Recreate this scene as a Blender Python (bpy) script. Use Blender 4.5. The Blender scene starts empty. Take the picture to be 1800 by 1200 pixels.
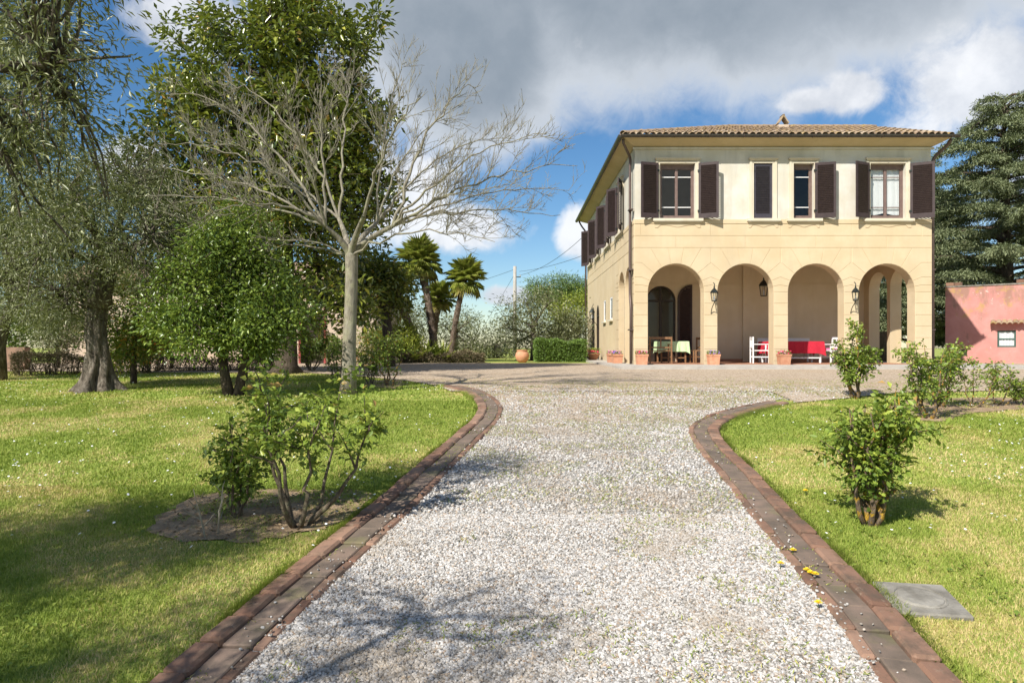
import bpy, bmesh, math, random
import numpy as np
from mathutils import Vector, Matrix, Euler
R = math.radians
random.seed(7); rng = np.random.default_rng(11)
scene = bpy.context.scene
C = scene.collection

# ------------------------------------------------------------------ camera
EYE = 0.62; F = 1200.0; HY = 610.0
cam_d = bpy.data.cameras.new('camera'); cam = bpy.data.objects.new('camera', cam_d); C.objects.link(cam)
cam.location = (0, 0, EYE); cam.rotation_euler = (R(90), 0, 0)
cam_d.sensor_width = 36; cam_d.lens = 24; cam_d.shift_y = (HY-600)/1800; cam_d.clip_end = 9000; cam_d.clip_start = .05
scene.camera = cam
# ------------------------------------------------------------------ light
SUN = Vector((.85, 1, -1.2)).normalized()          # direction the light travels
sd = bpy.data.lights.new('sun', 'SUN'); sd.energy = 4.4; sd.angle = R(.53); sd.color = (1, .95, .87)
so = bpy.data.objects.new('sun', sd); C.objects.link(so); so.rotation_euler = SUN.to_track_quat('-Z', 'Y').to_euler(); so.location = (-8, -10, 14)
vs = scene.view_settings; vs.view_transform = 'Standard'; vs.look = 'None'; vs.exposure = 0.78; vs.gamma = 1; vs.use_curve_mapping = False
scene.cycles.max_bounces = 6; scene.cycles.transparent_max_bounces = 8

class NT:
    def __init__(s, nt): s.nt = nt; s.N = nt.nodes; s.L = nt.links
    def new(s, t, **kw):
        n = s.N.new(t)
        for k, v in kw.items(): setattr(n, k, v)
        return n
    def put(s, sock, v):
        if isinstance(v, bpy.types.NodeSocket): s.L.new(v, sock)
        elif v is not None:
            try: sock.default_value = v
            except Exception: sock.default_value = (*v, 1) if len(v) == 3 else v
    def m(s, op, a, b=None, c=None, clamp=False):
        n = s.new('ShaderNodeMath', operation=op, use_clamp=clamp)
        s.put(n.inputs[0], a); s.put(n.inputs[1], b)
        if c is not None: s.put(n.inputs[2], c)
        return n.outputs[0]
    def noise(s, scale, detail=4, rough=.55, vec=None, dist=0):
        n = s.new('ShaderNodeTexNoise'); n.inputs['Scale'].default_value = scale; n.inputs['Detail'].default_value = detail
        n.inputs['Roughness'].default_value = rough; n.inputs['Distortion'].default_value = dist
        if vec is not None: s.L.new(vec, n.inputs['Vector'])
        return n.outputs['Fac']
    def ramp(s, fac, stops, interp='LINEAR'):
        n = s.new('ShaderNodeValToRGB'); cr = n.color_ramp; cr.interpolation = interp
        while len(cr.elements) < len(stops): cr.elements.new(.5)
        for e, (p, c) in zip(cr.elements, stops):
            e.position = p; e.color = (*c, 1) if len(c) == 3 else c
        s.put(n.inputs[0], fac); return n.outputs[0]
    def mix(s, fac, a, b, mode='MIX'):
        n = s.new('ShaderNodeMix', data_type='RGBA', blend_type=mode)
        s.put(n.inputs[0], fac); s.put(n.inputs[6], a if not isinstance(a, tuple) else (*a, 1)[:4]); s.put(n.inputs[7], b if not isinstance(b, tuple) else (*b, 1)[:4])
        return n.outputs[2]
    def smooth(s, v, lo, hi):
        n = s.new('ShaderNodeMapRange', interpolation_type='SMOOTHSTEP'); s.put(n.inputs[0], v)
        n.inputs[1].default_value = lo; n.inputs[2].default_value = hi; return n.outputs[0]

world = bpy.data.worlds.new('World'); scene.world = world; world.use_nodes = True
def build_world():
    w = NT(world.node_tree); w.N.clear()
    out = w.new('ShaderNodeOutputWorld'); bg = w.new('ShaderNodeBackground'); bg.inputs[1].default_value = .092
    w.L.new(bg.outputs[0], out.inputs[0])
    sky = w.new('ShaderNodeTexSky', sky_type='NISHITA'); sky.sun_disc = False
    sky.sun_elevation = math.asin(-SUN.z); sky.sun_rotation = math.atan2(-SUN.x, -SUN.y); sky.altitude = 100
    sky.air_density = 1.0; sky.dust_density = .3; sky.ozone_density = 2.5
    tc = w.new('ShaderNodeTexCoord'); sp = w.new('ShaderNodeSeparateXYZ'); w.L.new(tc.outputs['Generated'], sp.inputs[0])
    x, y, z = sp.outputs
    az = w.m('ARCTAN2', x, y); el = w.m('ARCSINE', z)
    # cloud texture on the direction sphere (bigger towards the zenith)
    n1 = w.noise(3.2, 8, .58, tc.outputs['Generated'], .3); n2 = w.noise(9, 6, .6, tc.outputs['Generated'])
    nn = w.m('ADD', w.m('MULTIPLY', n1, .7), w.m('MULTIPLY', n2, .3))          # ~.5 mean
    def blob(px, py, rx, ry):
        a0 = math.atan2(px-900, 1200); e0 = math.atan2((HY-py), math.hypot(1200, px-900))
        d = w.m('SQRT', w.m('ADD', w.m('POWER', w.m('DIVIDE', w.m('SUBTRACT', az, a0), rx/1200), 2), w.m('POWER', w.m('DIVIDE', w.m('SUBTRACT', el, e0), ry/1200), 2)))
        return w.m('SUBTRACT', 1.0, d)
    def union(bs):
        r = bs[0]
        for b in bs[1:]: r = w.m('SMOOTH_MAX', r, b, .15)
        return r
    n3 = w.noise(24, 6, .65, tc.outputs['Generated'], .5); nz = w.m('ADD', w.m('MULTIPLY', w.m('SUBTRACT', nn, .5), 2.2), w.m('MULTIPLY', w.m('SUBTRACT', n3, .5), .6))
    grey = union([blob(1330, -130, 760, 290), blob(820, 60, 240, 260), blob(1500, -300, 900, 380), blob(700, -200, 420, 320)])
    white = union([blob(1730, 150, 150, 110), blob(1500, 160, 70, 42), blob(1430, 175, 60, 25), blob(800, 400, 130, 60), blob(700, 330, 160, 120), blob(1020, 410, 48, 60), blob(240, 300, 60, 50), blob(330, 40, 120, 60), blob(1990, 240, 220, 160), blob(900, 520, 80, 22)])
    general = w.m('SUBTRACT', w.m('MULTIPLY', w.smooth(n1, .48, .68), .9), w.smooth(w.m('SUBTRACT', 1.1, w.m('ABSOLUTE', az)), -.1, .25))
    g = w.smooth(w.m('ADD', grey, w.m('MULTIPLY', nz, .38)), .0, .34)
    c = w.smooth(w.m('ADD', union([white, general]), w.m('MULTIPLY', nz, 1.05)), .02, .5)
    core = w.smooth(w.m('ADD', grey, w.m('MULTIPLY', nz, .28)), .12, .62)
    gcol = w.mix(core, (5.0, 5.3, 5.7), (1.9, 2.25, 2.65))
    gcol = w.mix(w.m('MULTIPLY', w.smooth(n2, .35, .7), .35), gcol, (3.3, 3.6, 4.0))
    ccol = w.mix(w.smooth(n2, .3, .7), (4.0, 4.25, 4.7), (6.4, 6.5, 6.7))
    hs = w.new('ShaderNodeHueSaturation'); hs.inputs['Saturation'].default_value = 1.25; hs.inputs['Value'].default_value = .80
    w.L.new(sky.outputs[0], hs.inputs['Color'])
    col = w.mix(w.m('MULTIPLY', g, .97), hs.outputs[0], gcol)
    col = w.mix(w.m('MULTIPLY', c, .93), col, ccol)
    w.L.new(col, bg.inputs[0])
build_world()

# ------------------------------------------------------------------ materials
MATS = {}
def mat(name, fn):
    if name in MATS: return MATS[name]
    m = bpy.data.materials.new(name); m.use_nodes = True; w = NT(m.node_tree)
    b = w.N['Principled BSDF']; fn(w, b); MATS[name] = m; return m
def bump(w, b, h, strength=.4, dist=.01):
    n = w.new('ShaderNodeBump'); n.inputs['Strength'].default_value = strength; n.inputs['Distance'].default_value = dist
    w.put(n.inputs['Height'], h); w.L.new(n.outputs[0], b.inputs['Normal'])
def obj_vec(w):
    return w.new('ShaderNodeNewGeometry').outputs['Position']
def simple(name, c1, c2, scale=6, rough=.8, bs=.2, bd=.004, metallic=0, spec=.4, rnd=0):
    def fn(w, b):
        p = obj_vec(w); f = w.noise(scale, 6, .6, p)
        col = w.ramp(f, [(.3, c1), (.7, c2)])
        if rnd:
            oi = w.new('ShaderNodeObjectInfo'); hs = w.new('ShaderNodeHueSaturation'); w.L.new(col, hs.inputs['Color'])
            w.put(hs.inputs['Value'], w.m('MULTIPLY_ADD', oi.outputs['Random'], rnd, 1-rnd/2)); col = hs.outputs[0]
        w.put(b.inputs['Base Color'], col); b.inputs['Roughness'].default_value = rough; b.inputs['Metallic'].default_value = metallic
        b.inputs['Specular IOR Level'].default_value = spec
        if bs: bump(w, b, w.noise(scale*6, 5, .6, p), bs, bd)
    return mat(name, fn)
def leafmat(name, stops, rough=.45, trans=.3, spec=.4):
    def fn(w, b):
        a = w.new('ShaderNodeAttribute', attribute_name='tint')
        col = w.ramp(a.outputs['Fac'], stops)
        w.put(b.inputs['Base Color'], col); b.inputs['Roughness'].default_value = rough; b.inputs['Specular IOR Level'].default_value = spec
        t = w.new('ShaderNodeBsdfTranslucent'); w.put(t.inputs[0], w.mix(.5, col, (.25, .32, .03)))
        mx = w.new('ShaderNodeMixShader'); mx.inputs[0].default_value = trans
        w.L.new(b.outputs[0], mx.inputs[1]); w.L.new(t.outputs[0], mx.inputs[2]); w.L.new(mx.outputs[0], w.N['Material Output'].inputs[0])
    return mat(name, fn)

def stucco(name, base, light, stain, stain_amt=.5):
    def fn(w, b):
        p = obj_vec(w); n = w.noise(1.3, 7, .62, p); f = w.noise(14, 5, .6, p)
        mp = w.new('ShaderNodeMapping'); mp.inputs['Scale'].default_value = (2.2, 2.2, .35); w.L.new(p, mp.inputs[0])
        st = w.noise(1.6, 6, .65, mp.outputs[0])
        col = w.mix(w.smooth(n, .35, .7), base, light)
        col = w.mix(w.m('MULTIPLY', w.smooth(st, .47, .70), stain_amt), col, stain)
        col = w.mix(w.m('MULTIPLY', w.smooth(f, .5, .8), .2), col, light)
        sz = w.new('ShaderNodeSeparateXYZ'); w.L.new(p, sz.inputs[0])
        low = w.m('MULTIPLY', w.m('SUBTRACT', 1.0, w.smooth(w.m('ADD', sz.outputs[2], w.m('MULTIPLY', n, -.7)), -.25, .45)), .55)
        col = w.mix(low, col, stain)
        col = w.mix(w.m('MULTIPLY', w.smooth(w.noise(.7, 4, .5, p), .5, .56), .14), col, stain)
        w.put(b.inputs['Base Color'], col); b.inputs['Roughness'].default_value = .92; b.inputs['Specular IOR Level'].default_value = .2
        bump(w, b, w.noise(60, 5, .6, p), .25, .006)
    return mat(name, fn)
M_YEL = stucco('yellow_stucco', (.54, .425, .265), (.59, .48, .315), (.46, .38, .26), .3)
M_CREAM = stucco('cream_plaster', (.55, .51, .415), (.62, .595, .53), (.40, .38, .32), .45)
M_WHITE_TRIM = stucco('pale_trim', (.58, .51, .38), (.62, .57, .46), (.43, .37, .27), .4)
M_INNER = stucco('loggia_plaster', (.60, .50, .35), (.64, .55, .41), (.5, .42, .3), .3)
def pink_fn(w, b):
    p = obj_vec(w); n = w.noise(1.6, 7, .65, p); sz = w.new('ShaderNodeSeparateXYZ'); w.L.new(p, sz.inputs[0])
    c = w.mix(w.smooth(n, .35, .7), (.45, .20, .175), (.52, .25, .22))
    mp = w.new('ShaderNodeMapping'); mp.inputs['Scale'].default_value = (1.6, 1.6, .6); w.L.new(p, mp.inputs[0])
    st = w.noise(1.5, 8, .7, mp.outputs[0]); hgt = w.smooth(sz.outputs[2], 1.4, 3.1)
    c = w.mix(w.m('MULTIPLY', w.smooth(w.m('ADD', st, w.m('MULTIPLY', hgt, .17)), .57, .76), .6), c, (.20, .14, .09))
    c = w.mix(w.m('MULTIPLY', w.smooth(w.m('ADD', w.noise(2.3, 6, .7, p), w.m('MULTIPLY', hgt, .12)), .6, .72), .6), c, (.42, .27, .08))
    c = w.mix(w.m('MULTIPLY', w.smooth(w.noise(5, 6, .7, p), .62, .68), .7), c, (.58, .50, .44))
    w.put(b.inputs['Base Color'], c); b.inputs['Roughness'].default_value = .92; bump(w, b, w.noise(40, 6, .65, p), .35, .008)
M_PINK = mat('pink_plaster', pink_fn)
M_BEIGE = stucco('beige_plaster', (.50, .40, .30), (.58, .48, .38), (.4, .3, .22), .5)
M_PAVE = simple('pale_concrete', (.33, .30, .26), (.45, .42, .37), 3, .9, .3)
M_TERRA = simple('terracotta', (.46, .20, .11), (.58, .30, .18), 9, .85, .2, rnd=.3)
M_SHUT = simple('shutter_paint', (.035, .022, .022), (.055, .036, .034), 8, .55, .15, .002)
M_FRAME = simple('window_frame_paint', (.13, .085, .075), (.19, .13, .11), 8, .6, .1)
M_BLUESH = simple('closed_shutter_paint', (.035, .03, .04), (.055, .05, .062), 8, .5, .1)
M_METAL = simple('dark_gutter_metal', (.06, .055, .05), (.10, .09, .08), 10, .45, .1, .002, .6)
M_PIPE = simple('brown_pipe_metal', (.10, .07, .06), (.15, .11, .095), 10, .5, .1, .002, .4)
M_IRON = simple('wrought_iron', (.02, .025, .022), (.05, .055, .05), 20, .5, .2, .002, .7)
M_WOOD = simple('brown_wood', (.16, .08, .035), (.28, .15, .07), 12, .6, .3)
M_DARKWOOD = simple('dark_door_wood', (.02, .013, .009), (.04, .025, .017), 10, .5, .15)
M_WPAINT = simple('white_paint', (.72, .71, .70), (.8, .79, .78), 8, .5, .05)
M_RED = simple('red_cloth', (.42, .012, .03), (.52, .02, .045), 30, .85, .3, .003)
M_GREEN = simple('green_cloth', (.45, .62, .33), (.55, .70, .42), 30, .85, .3, .003)
M_CURT = simple('lace_curtain', (.78, .78, .78), (.88, .88, .88), 40, .9, .2, .003)
M_ROOM = simple('room_plaster', (.34, .32, .27), (.40, .37, .31), 3, .9, 0)
M_STONE = simple('cover_concrete', (.10, .09, .07), (.31, .29, .25), 5, .95, .8, .012)
M_SKIRT = simple('terracotta_floor', (.30, .14, .08), (.40, .20, .12), 6, .7, .1)
def glass_fn(w, b):
    g = w.new('ShaderNodeBsdfGlossy'); g.inputs['Roughness'].default_value = .02
    t = w.new('ShaderNodeBsdfTransparent'); t.inputs[0].default_value = (.95, .96, .955, 1)
    lw = w.new('ShaderNodeFresnel'); lw.inputs[0].default_value = 1.5
    mx = w.new('ShaderNodeMixShader'); w.L.new(w.m('MULTIPLY_ADD', lw.outputs[0], .35, .01), mx.inputs[0]); w.L.new(t.outputs[0], mx.inputs[1]); w.L.new(g.outputs[0], mx.inputs[2])
    w.L.new(mx.outputs[0], w.N['Material Output'].inputs[0])
M_GLASS = mat('window_glass', glass_fn)

def brick_fn(w, b):
    p = obj_vec(w); oi = w.new('ShaderNodeObjectInfo')
    c = w.ramp(oi.outputs['Random'], [(0, (.15, .078, .050)), (.5, (.215, .118, .076)), (1, (.28, .17, .115))])
    c = w.mix(w.m('MULTIPLY', w.smooth(w.noise(5, 6, .65, p), .42, .66), .8), c, (.085, .062, .042))
    c = w.mix(w.m('MULTIPLY', w.smooth(w.noise(23, 5, .65, p), .55, .75), .6), c, (.28, .21, .15))
    w.put(b.inputs['Base Color'], c); b.inputs['Roughness'].default_value = .92; bump(w, b, w.noise(70, 6, .65, p), .6, .006)
M_BRICK = mat('weathered_brick', brick_fn)
def chan_fn(w, b):
    p = obj_vec(w); n = w.noise(4, 7, .65, p)
    c = w.ramp(n, [(.3, (.08, .062, .046)), (.5, (.145, .108, .08)), (.7, (.21, .145, .108))])
    c = w.mix(w.m('MULTIPLY', w.smooth(w.noise(3, 5, .6, p), .55, .7), .5), c, (.16, .15, .06))
    w.put(b.inputs['Base Color'], c); b.inputs['Roughness'].default_value = .9; bump(w, b, w.noise(50, 6, .65, p), .5, .006)
M_CHAN = mat('mossy_channel_tile', chan_fn)
def tile_fn(w, b):
    p = obj_vec(w); oi = w.new('ShaderNodeObjectInfo')
    r = w.m('ADD', w.m('MULTIPLY', oi.outputs['Random'], .5), w.m('MULTIPLY', w.noise(7, 3, .5, p), .5))
    c = w.ramp(r, [(.2, (.14, .10, .068)), (.45, (.25, .175, .115)), (.65, (.32, .245, .17)), (.85, (.38, .325, .25))])
    c = w.mix(w.m('MULTIPLY', w.smooth(w.noise(4.5, 6, .7, p), .5, .66), .8), c, (.33, .22, .05))
    c = w.mix(w.m('MULTIPLY', w.smooth(w.noise(9, 6, .7, p), .56, .7), .7), c, (.13, .11, .085))
    w.put(b.inputs['Base Color'], c); b.inputs['Roughness'].default_value = .9; bump(w, b, w.noise(60, 5, .6, p), .5, .006)
M_TILE = mat('old_roof_tile', tile_fn)
def bark(name, c1, c2, c3, scale=8, lich=None):
    def fn(w, b):
        p = obj_vec(w); mp = w.new('ShaderNodeMapping'); mp.inputs['Scale'].default_value = (1, 1, .3); w.L.new(p, mp.inputs[0])
        n = w.noise(scale*2.2, 8, .68, mp.outputs[0], .6)
        c = w.ramp(n, [(.3, c1), (.5, c2), (.72, c3)])
        if lich: c = w.mix(w.m('MULTIPLY', w.smooth(w.noise(scale*.9, 6, .65, p), .5, .62), lich[1]), c, lich[0])
        w.put(b.inputs['Base Color'], c); b.inputs['Roughness'].default_value = .95; b.inputs['Specular IOR Level'].default_value = .15
        bump(w, b, n, .9, .03)
    return mat(name, fn)
M_OLIVEBARK = bark('olive_bark', (.035, .028, .02), (.11, .092, .07), (.27, .24, .195))
M_BAREBARK = bark('pale_lichen_bark', (.12, .105, .078), (.23, .205, .155), (.35, .325, .26), 7, ((.30, .29, .18), .6))
M_DARKBARK = bark('dark_bark', (.03, .024, .018), (.08, .062, .045), (.15, .12, .09))
M_PALMBARK = bark('palm_fibre', (.05, .035, .025), (.13, .095, .07), (.33, .28, .22), 14)
M_CANE = bark('rose_cane', (.07, .05, .035), (.15, .11, .075), (.26, .21, .15), 20, ((.55, .33, .02), .75))
M_CANE2 = bark('rose_cane_grey', (.05, .04, .03), (.13, .10, .07), (.25, .21, .16), 20, ((.25, .26, .14), .4))
M_POLE = bark('pole_wood', (.25, .23, .2), (.36, .34, .3), (.45, .43, .39), 6)

def lawn_fn(w, b):
    p = obj_vec(w)
    big = w.noise(.55, 5, .6, p); mid = w.noise(2.6, 6, .65, p); fin = w.noise(40, 4, .7, p)
    c = w.ramp(mid, [(.3, (.18, .245, .045)), (.5, (.265, .33, .07)), (.7, (.36, .39, .10))])
    dry = w.m('MULTIPLY', w.smooth(w.m('ADD', w.m('MULTIPLY', big, .6), w.m('MULTIPLY', mid, .4)), .47, .62), .8)
    c = w.mix(dry, c, (.46, .36, .14))
    c = w.mix(w.m('MULTIPLY', w.smooth(fin, .4, .75), .55), c, (.14, .175, .033))
    w.put(b.inputs['Base Color'], c); b.inputs['Roughness'].default_value = .95; b.inputs['Specular IOR Level'].default_value = .1
    bump(w, b, fin, .7, .03)
M_LAWN = mat('lawn', lawn_fn)
def gravel_fn(near):
    def fn(w, b):
        p = obj_vec(w); v = w.new('ShaderNodeTexVoronoi'); v.inputs['Scale'].default_value = 55 if near else 38; w.L.new(p, v.inputs['Vector'])
        sp = w.new('ShaderNodeSeparateColor'); w.L.new(v.outputs['Color'], sp.inputs[0])
        if near: c = w.ramp(sp.outputs[0], [(0, (.17, .155, .135)), (.4, (.30, .28, .25)), (1, (.46, .44, .41))])
        else: c = w.ramp(sp.outputs[0], [(0, (.21, .155, .105)), (.4, (.38, .295, .21)), (1, (.53, .44, .34))])
        big = w.noise(.9, 6, .65, p)
        c = w.mix(w.m('MULTIPLY', w.smooth(big, .5, .72), .55), c, (.27, .19, .12) if near else (.38, .27, .17))
        sy = w.new('ShaderNodeSeparateXYZ'); w.L.new(p, sy.inputs[0])
        if near: c = w.mix(w.m('MULTIPLY', w.smooth(sy.outputs[1], 7.0, 11.0), .95), c, w.mix(w.m('MULTIPLY', w.smooth(big, .5, .72), .55), w.ramp(sp.outputs[1], [(0, (.21, .155, .105)), (.4, (.38, .295, .21)), (1, (.53, .44, .34))]), (.38, .27, .17)))
        wd = w.m('MULTIPLY', w.smooth(w.noise(3.1, 7, .7, p), .56, .68), .55)
        wd = w.m('MULTIPLY', wd, w.m('SUBTRACT', 1.0, w.m('MULTIPLY', w.smooth(sy.outputs[1], 10.5, 15.5), .75)))
        c = w.mix(wd, c, (.22, .21, .08))
        w.put(b.inputs['Base Color'], c); b.inputs['Roughness'].default_value = .95; b.inputs['Specular IOR Level'].default_value = .15
        bump(w, b, v.outputs['Distance'], .9, .012)
    return fn
M_GRAV = mat('white_gravel', gravel_fn(True)); M_FORE = mat('tan_gravel', gravel_fn(False))
def peb_fn(w, b):
    oi = w.new('ShaderNodeObjectInfo')
    c = w.ramp(oi.outputs['Random'], [(0, (.13, .12, .105)), (.2, (.27, .25, .225)), (.45, (.41, .39, .36)), (.8, (.55, .53, .505)), (.88, (.42, .355, .28)), (1, (.24, .165, .11))])
    p = obj_vec(w); c = w.mix(w.m('MULTIPLY', w.smooth(w.noise(1.1, 6, .65, p), .48, .66), .55), c, (.27, .21, .14))
    w.put(b.inputs['Base Color'], c); b.inputs['Roughness'].default_value = .85
M_PEB = mat('pebble', peb_fn)
M_SOIL = simple('bare_soil', (.22, .15, .085), (.40, .29, .18), 7, .97, .9, .03)
M_LITTER = leafmat('dry_litter', [(0, (.16, .11, .06)), (1, (.36, .26, .15))], .9, .05)
M_BLADE = leafmat('grass_blade', [(0, (.15, .225, .03)), (.4, (.285, .36, .06)), (.7, (.41, .43, .11)), (.88, (.57, .47, .19)), (1, (.63, .49, .24))], .6, .3, .2)
L_OLIVE = leafmat('olive_leaf', [(0, (0.090, 0.106, 0.043)), (.5, (0.186, 0.202, 0.090)), (.8, (0.324, 0.336, 0.180)), (1, (0.528, 0.540, 0.372))], .42, .15)
L_MAG = leafmat('magnolia_leaf', [(0, (0.049, 0.074, 0.016)), (.45, (0.130, 0.166, 0.025)), (.8, (0.271, 0.295, 0.044)), (.94, (0.443, 0.418, 0.074)), (1, (0.418, 0.246, 0.061))], .26, .18, .6)
L_CAM = leafmat('camellia_leaf', [(0, (0.065, 0.116, 0.025)), (.6, (0.160, 0.232, 0.041)), (1, (0.319, 0.384, 0.072))], .3, .25, .5)
L_ROSE = leafmat('rose_leaf', [(0, (0.083, 0.143, 0.027)), (.55, (0.210, 0.292, 0.045)), (.9, (0.435, 0.495, 0.083)), (1, (0.450, 0.270, 0.090))], .4, .3, .4)
L_PHOT = leafmat('red_tinged_leaf', [(0, (0.080, 0.144, 0.029)), (.5, (0.192, 0.256, 0.048)), (.8, (0.384, 0.320, 0.056)), (1, (0.640, 0.176, 0.048))], .4, .25)
L_CEDAR = leafmat('cedar_needle', [(0, (.075, .10, .048)), (.5, (.165, .195, .095)), (1, (.30, .33, .17))], .6, .1)
L_PINE = leafmat('pine_needle', [(0, (0.065, 0.117, 0.029)), (.5, (0.130, 0.202, 0.046)), (1, (0.234, 0.312, 0.078))], .6, .1)
L_YEL = leafmat('yellow_green_leaf', [(0, (0.156, 0.208, 0.026)), (1, (0.416, 0.442, 0.065))], .5, .3)
L_PALM = leafmat('palm_frond', [(0, (0.161, 0.218, 0.040)), (.5, (0.322, 0.380, 0.069)), (.85, (0.483, 0.471, 0.127)), (1, (0.552, 0.437, 0.184))], .4, .3)
L_HEDGE = leafmat('hedge_leaf', [(0, (0.065, 0.117, 0.023)), (1, (0.195, 0.299, 0.058))], .45, .2)
L_BROWN = leafmat('brown_hedge_twig', [(0, (.08, .06, .035)), (.5, (.16, .125, .07)), (.8, (.27, .21, .13)), (1, (.14, .18, .05))], .8, .1)
M_PETAL_W = simple('white_petal', (.78, .78, .74), (.82, .82, .8), 5, .7, 0)
M_PETAL_Y = simple('yellow_petal', (.80, .58, .01), (.85, .66, .03), 5, .7, 0)
M_PETAL_R = simple('red_petal', (.55, .015, .06), (.7, .05, .14), 20, .6, 0)
M_PETAL_V = simple('violet_petal', (.16, .06, .40), (.32, .16, .58), 20, .6, 0)
M_PETAL_P = simple('pink_petal', (.60, .10, .32), (.72, .25, .45), 20, .6, 0)

# ------------------------------------------------------------------ mesh helpers
def tag(o, label=None, cat=None, group=None, kind=None):
    for k, v in (('label', label), ('category', cat), ('group', group), ('kind', kind)):
        if v: o[k] = v
    return o
def link(name, me, m, parent=None):
    o = bpy.data.objects.new(name, me); C.objects.link(o)
    if m is not None and not me.materials: me.materials.append(m)
    if parent is not None: o.parent = parent
    return o
def empty(name, loc=(0, 0, 0), label=None, cat=None, group=None, rz=0):
    o = bpy.data.objects.new(name, None); C.objects.link(o); o.location = loc; o.rotation_euler.z = rz; o.empty_display_size = .1
    return tag(o, label, cat, group)
class MB:
    def __init__(s): s.v = []; s.f = []
    def add(s, vs, fs):
        n = len(s.v); s.v += [tuple(v) for v in vs]; s.f += [tuple(i+n for i in f) for f in fs]; return s
    def box(s, x0, x1, y0, y1, z0, z1, mtx=None, bev=0):
        b = bev
        if b:
            vs = []; fs = []
            bm = bmesh.new(); bmesh.ops.create_cube(bm, size=1, matrix=Matrix.Translation(((x0+x1)/2, (y0+y1)/2, (z0+z1)/2)) @ Matrix.Diagonal((x1-x0, y1-y0, z1-z0, 1)))
            bmesh.ops.bevel(bm, geom=list(bm.edges), offset=b, segments=1, affect='EDGES', profile=.5)
            bm.verts.index_update(); vs = [v.co.copy() for v in bm.verts]; fs = [[v.index for v in f.verts] for f in bm.faces]; bm.free()
        else:
            vs = [Vector(c) for c in ((x0, y0, z0), (x1, y0, z0), (x1, y1, z0), (x0, y1, z0), (x0, y0, z1), (x1, y0, z1), (x1, y1, z1), (x0, y1, z1))]
            fs = [(0, 3, 2, 1), (4, 5, 6, 7), (0, 1, 5, 4), (1, 2, 6, 5), (2, 3, 7, 6), (3, 0, 4, 7)]
        if mtx is not None: vs = [mtx @ v for v in vs]
        return s.add(vs, fs)
    def tube(s, pts, rad, n=6, cap=True):
        pts = [Vector(p) for p in pts]; k = len(pts)
        if not hasattr(rad, '__len__'): rad = [rad]*k
        up = None; vs = []
        for i, p in enumerate(pts):
            t = (pts[min(i+1, k-1)]-pts[max(i-1, 0)])
            t = t.normalized() if t.length > 1e-9 else Vector((0, 0, 1))
            if up is None: up = t.orthogonal().normalized()
            up = (up - t*up.dot(t)); up = up.normalized() if up.length > 1e-6 else t.orthogonal().normalized()
            q = t.cross(up)
            for j in range(n):
                a = 2*math.pi*j/n; vs.append(p + (up*math.cos(a)+q*math.sin(a))*rad[i])
        fs = [(i*n+j, i*n+(j+1) % n, (i+1)*n+(j+1) % n, (i+1)*n+j) for i in range(k-1) for j in range(n)]
        if cap: fs += [tuple(range(n-1, -1, -1)), tuple((k-1)*n+j for j in range(n))]
        return s.add(vs, fs)
    def lathe(s, prof, n=16, c=(0, 0, 0)):
        vs = [(c[0]+r*math.cos(2*math.pi*j/n), c[1]+r*math.sin(2*math.pi*j/n), c[2]+z) for r, z in prof for j in range(n)]
        k = len(prof)
        fs = [(i*n+j, i*n+(j+1) % n, (i+1)*n+(j+1) % n, (i+1)*n+j) for i in range(k-1) for j in range(n)]
        fs += [tuple(range(n-1, -1, -1)), tuple((k-1)*n+j for j in range(n))]
        return s.add(vs, fs)
    def mesh(s, name='m', smooth=False):
        me = bpy.data.meshes.new(name); me.from_pydata(s.v, [], s.f)
        if smooth: me.shade_smooth()
        return me
    def build(s, name, m, parent=None, smooth=False): return link(name, s.mesh(name, smooth), m, parent)

def tri_mesh(name, V, Fc, tint=None, smooth=False):
    """numpy verts (n,3) and faces (m,3 or 4)"""
    V = np.asarray(V, np.float32); Fc = np.asarray(Fc, np.int32); k = Fc.shape[1]
    me = bpy.data.meshes.new(name); me.vertices.add(len(V)); me.vertices.foreach_set('co', V.ravel())
    me.loops.add(Fc.size); me.loops.foreach_set('vertex_index', Fc.ravel())
    me.polygons.add(len(Fc)); me.polygons.foreach_set('loop_start', np.arange(0, Fc.size, k, dtype=np.int32))
    me.polygons.foreach_set('loop_total', np.full(len(Fc), k, np.int32))
    if tint is not None:
        a = me.attributes.new('tint', 'FLOAT', 'POINT'); a.data.foreach_set('value', np.asarray(tint, np.float32))
    me.update(calc_edges=True)
    if smooth: me.shade_smooth()
    return me
def unit(a): return a/np.maximum(np.linalg.norm(a, axis=-1, keepdims=True), 1e-9)
def leaf_mesh(name, P, D, Nn, L, W, tint, fold=.25, curl=.12):
    n = len(P); D = unit(D); S = unit(np.cross(D, Nn)); Nn = np.cross(S, D)
    L = np.broadcast_to(np.asarray(L, float), (n,))[:, None]; W = np.broadcast_to(np.asarray(W, float), (n,))[:, None]
    V = np.empty((n, 4, 3)); V[:, 0] = P; mid = P + D*L*.48
    V[:, 1] = mid + S*W*.5 + Nn*W*fold; V[:, 2] = P + D*L - Nn*L*curl; V[:, 3] = mid - S*W*.5 + Nn*W*fold
    b = np.arange(n)[:, None]*4
    Fc = np.concatenate([b+np.array([[0, 1, 2]]), b+np.array([[0, 2, 3]])], 1).reshape(-1, 3)
    return tri_mesh(name, V.reshape(-1, 3), Fc, np.repeat(np.clip(tint, 0, 1), 4))

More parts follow.
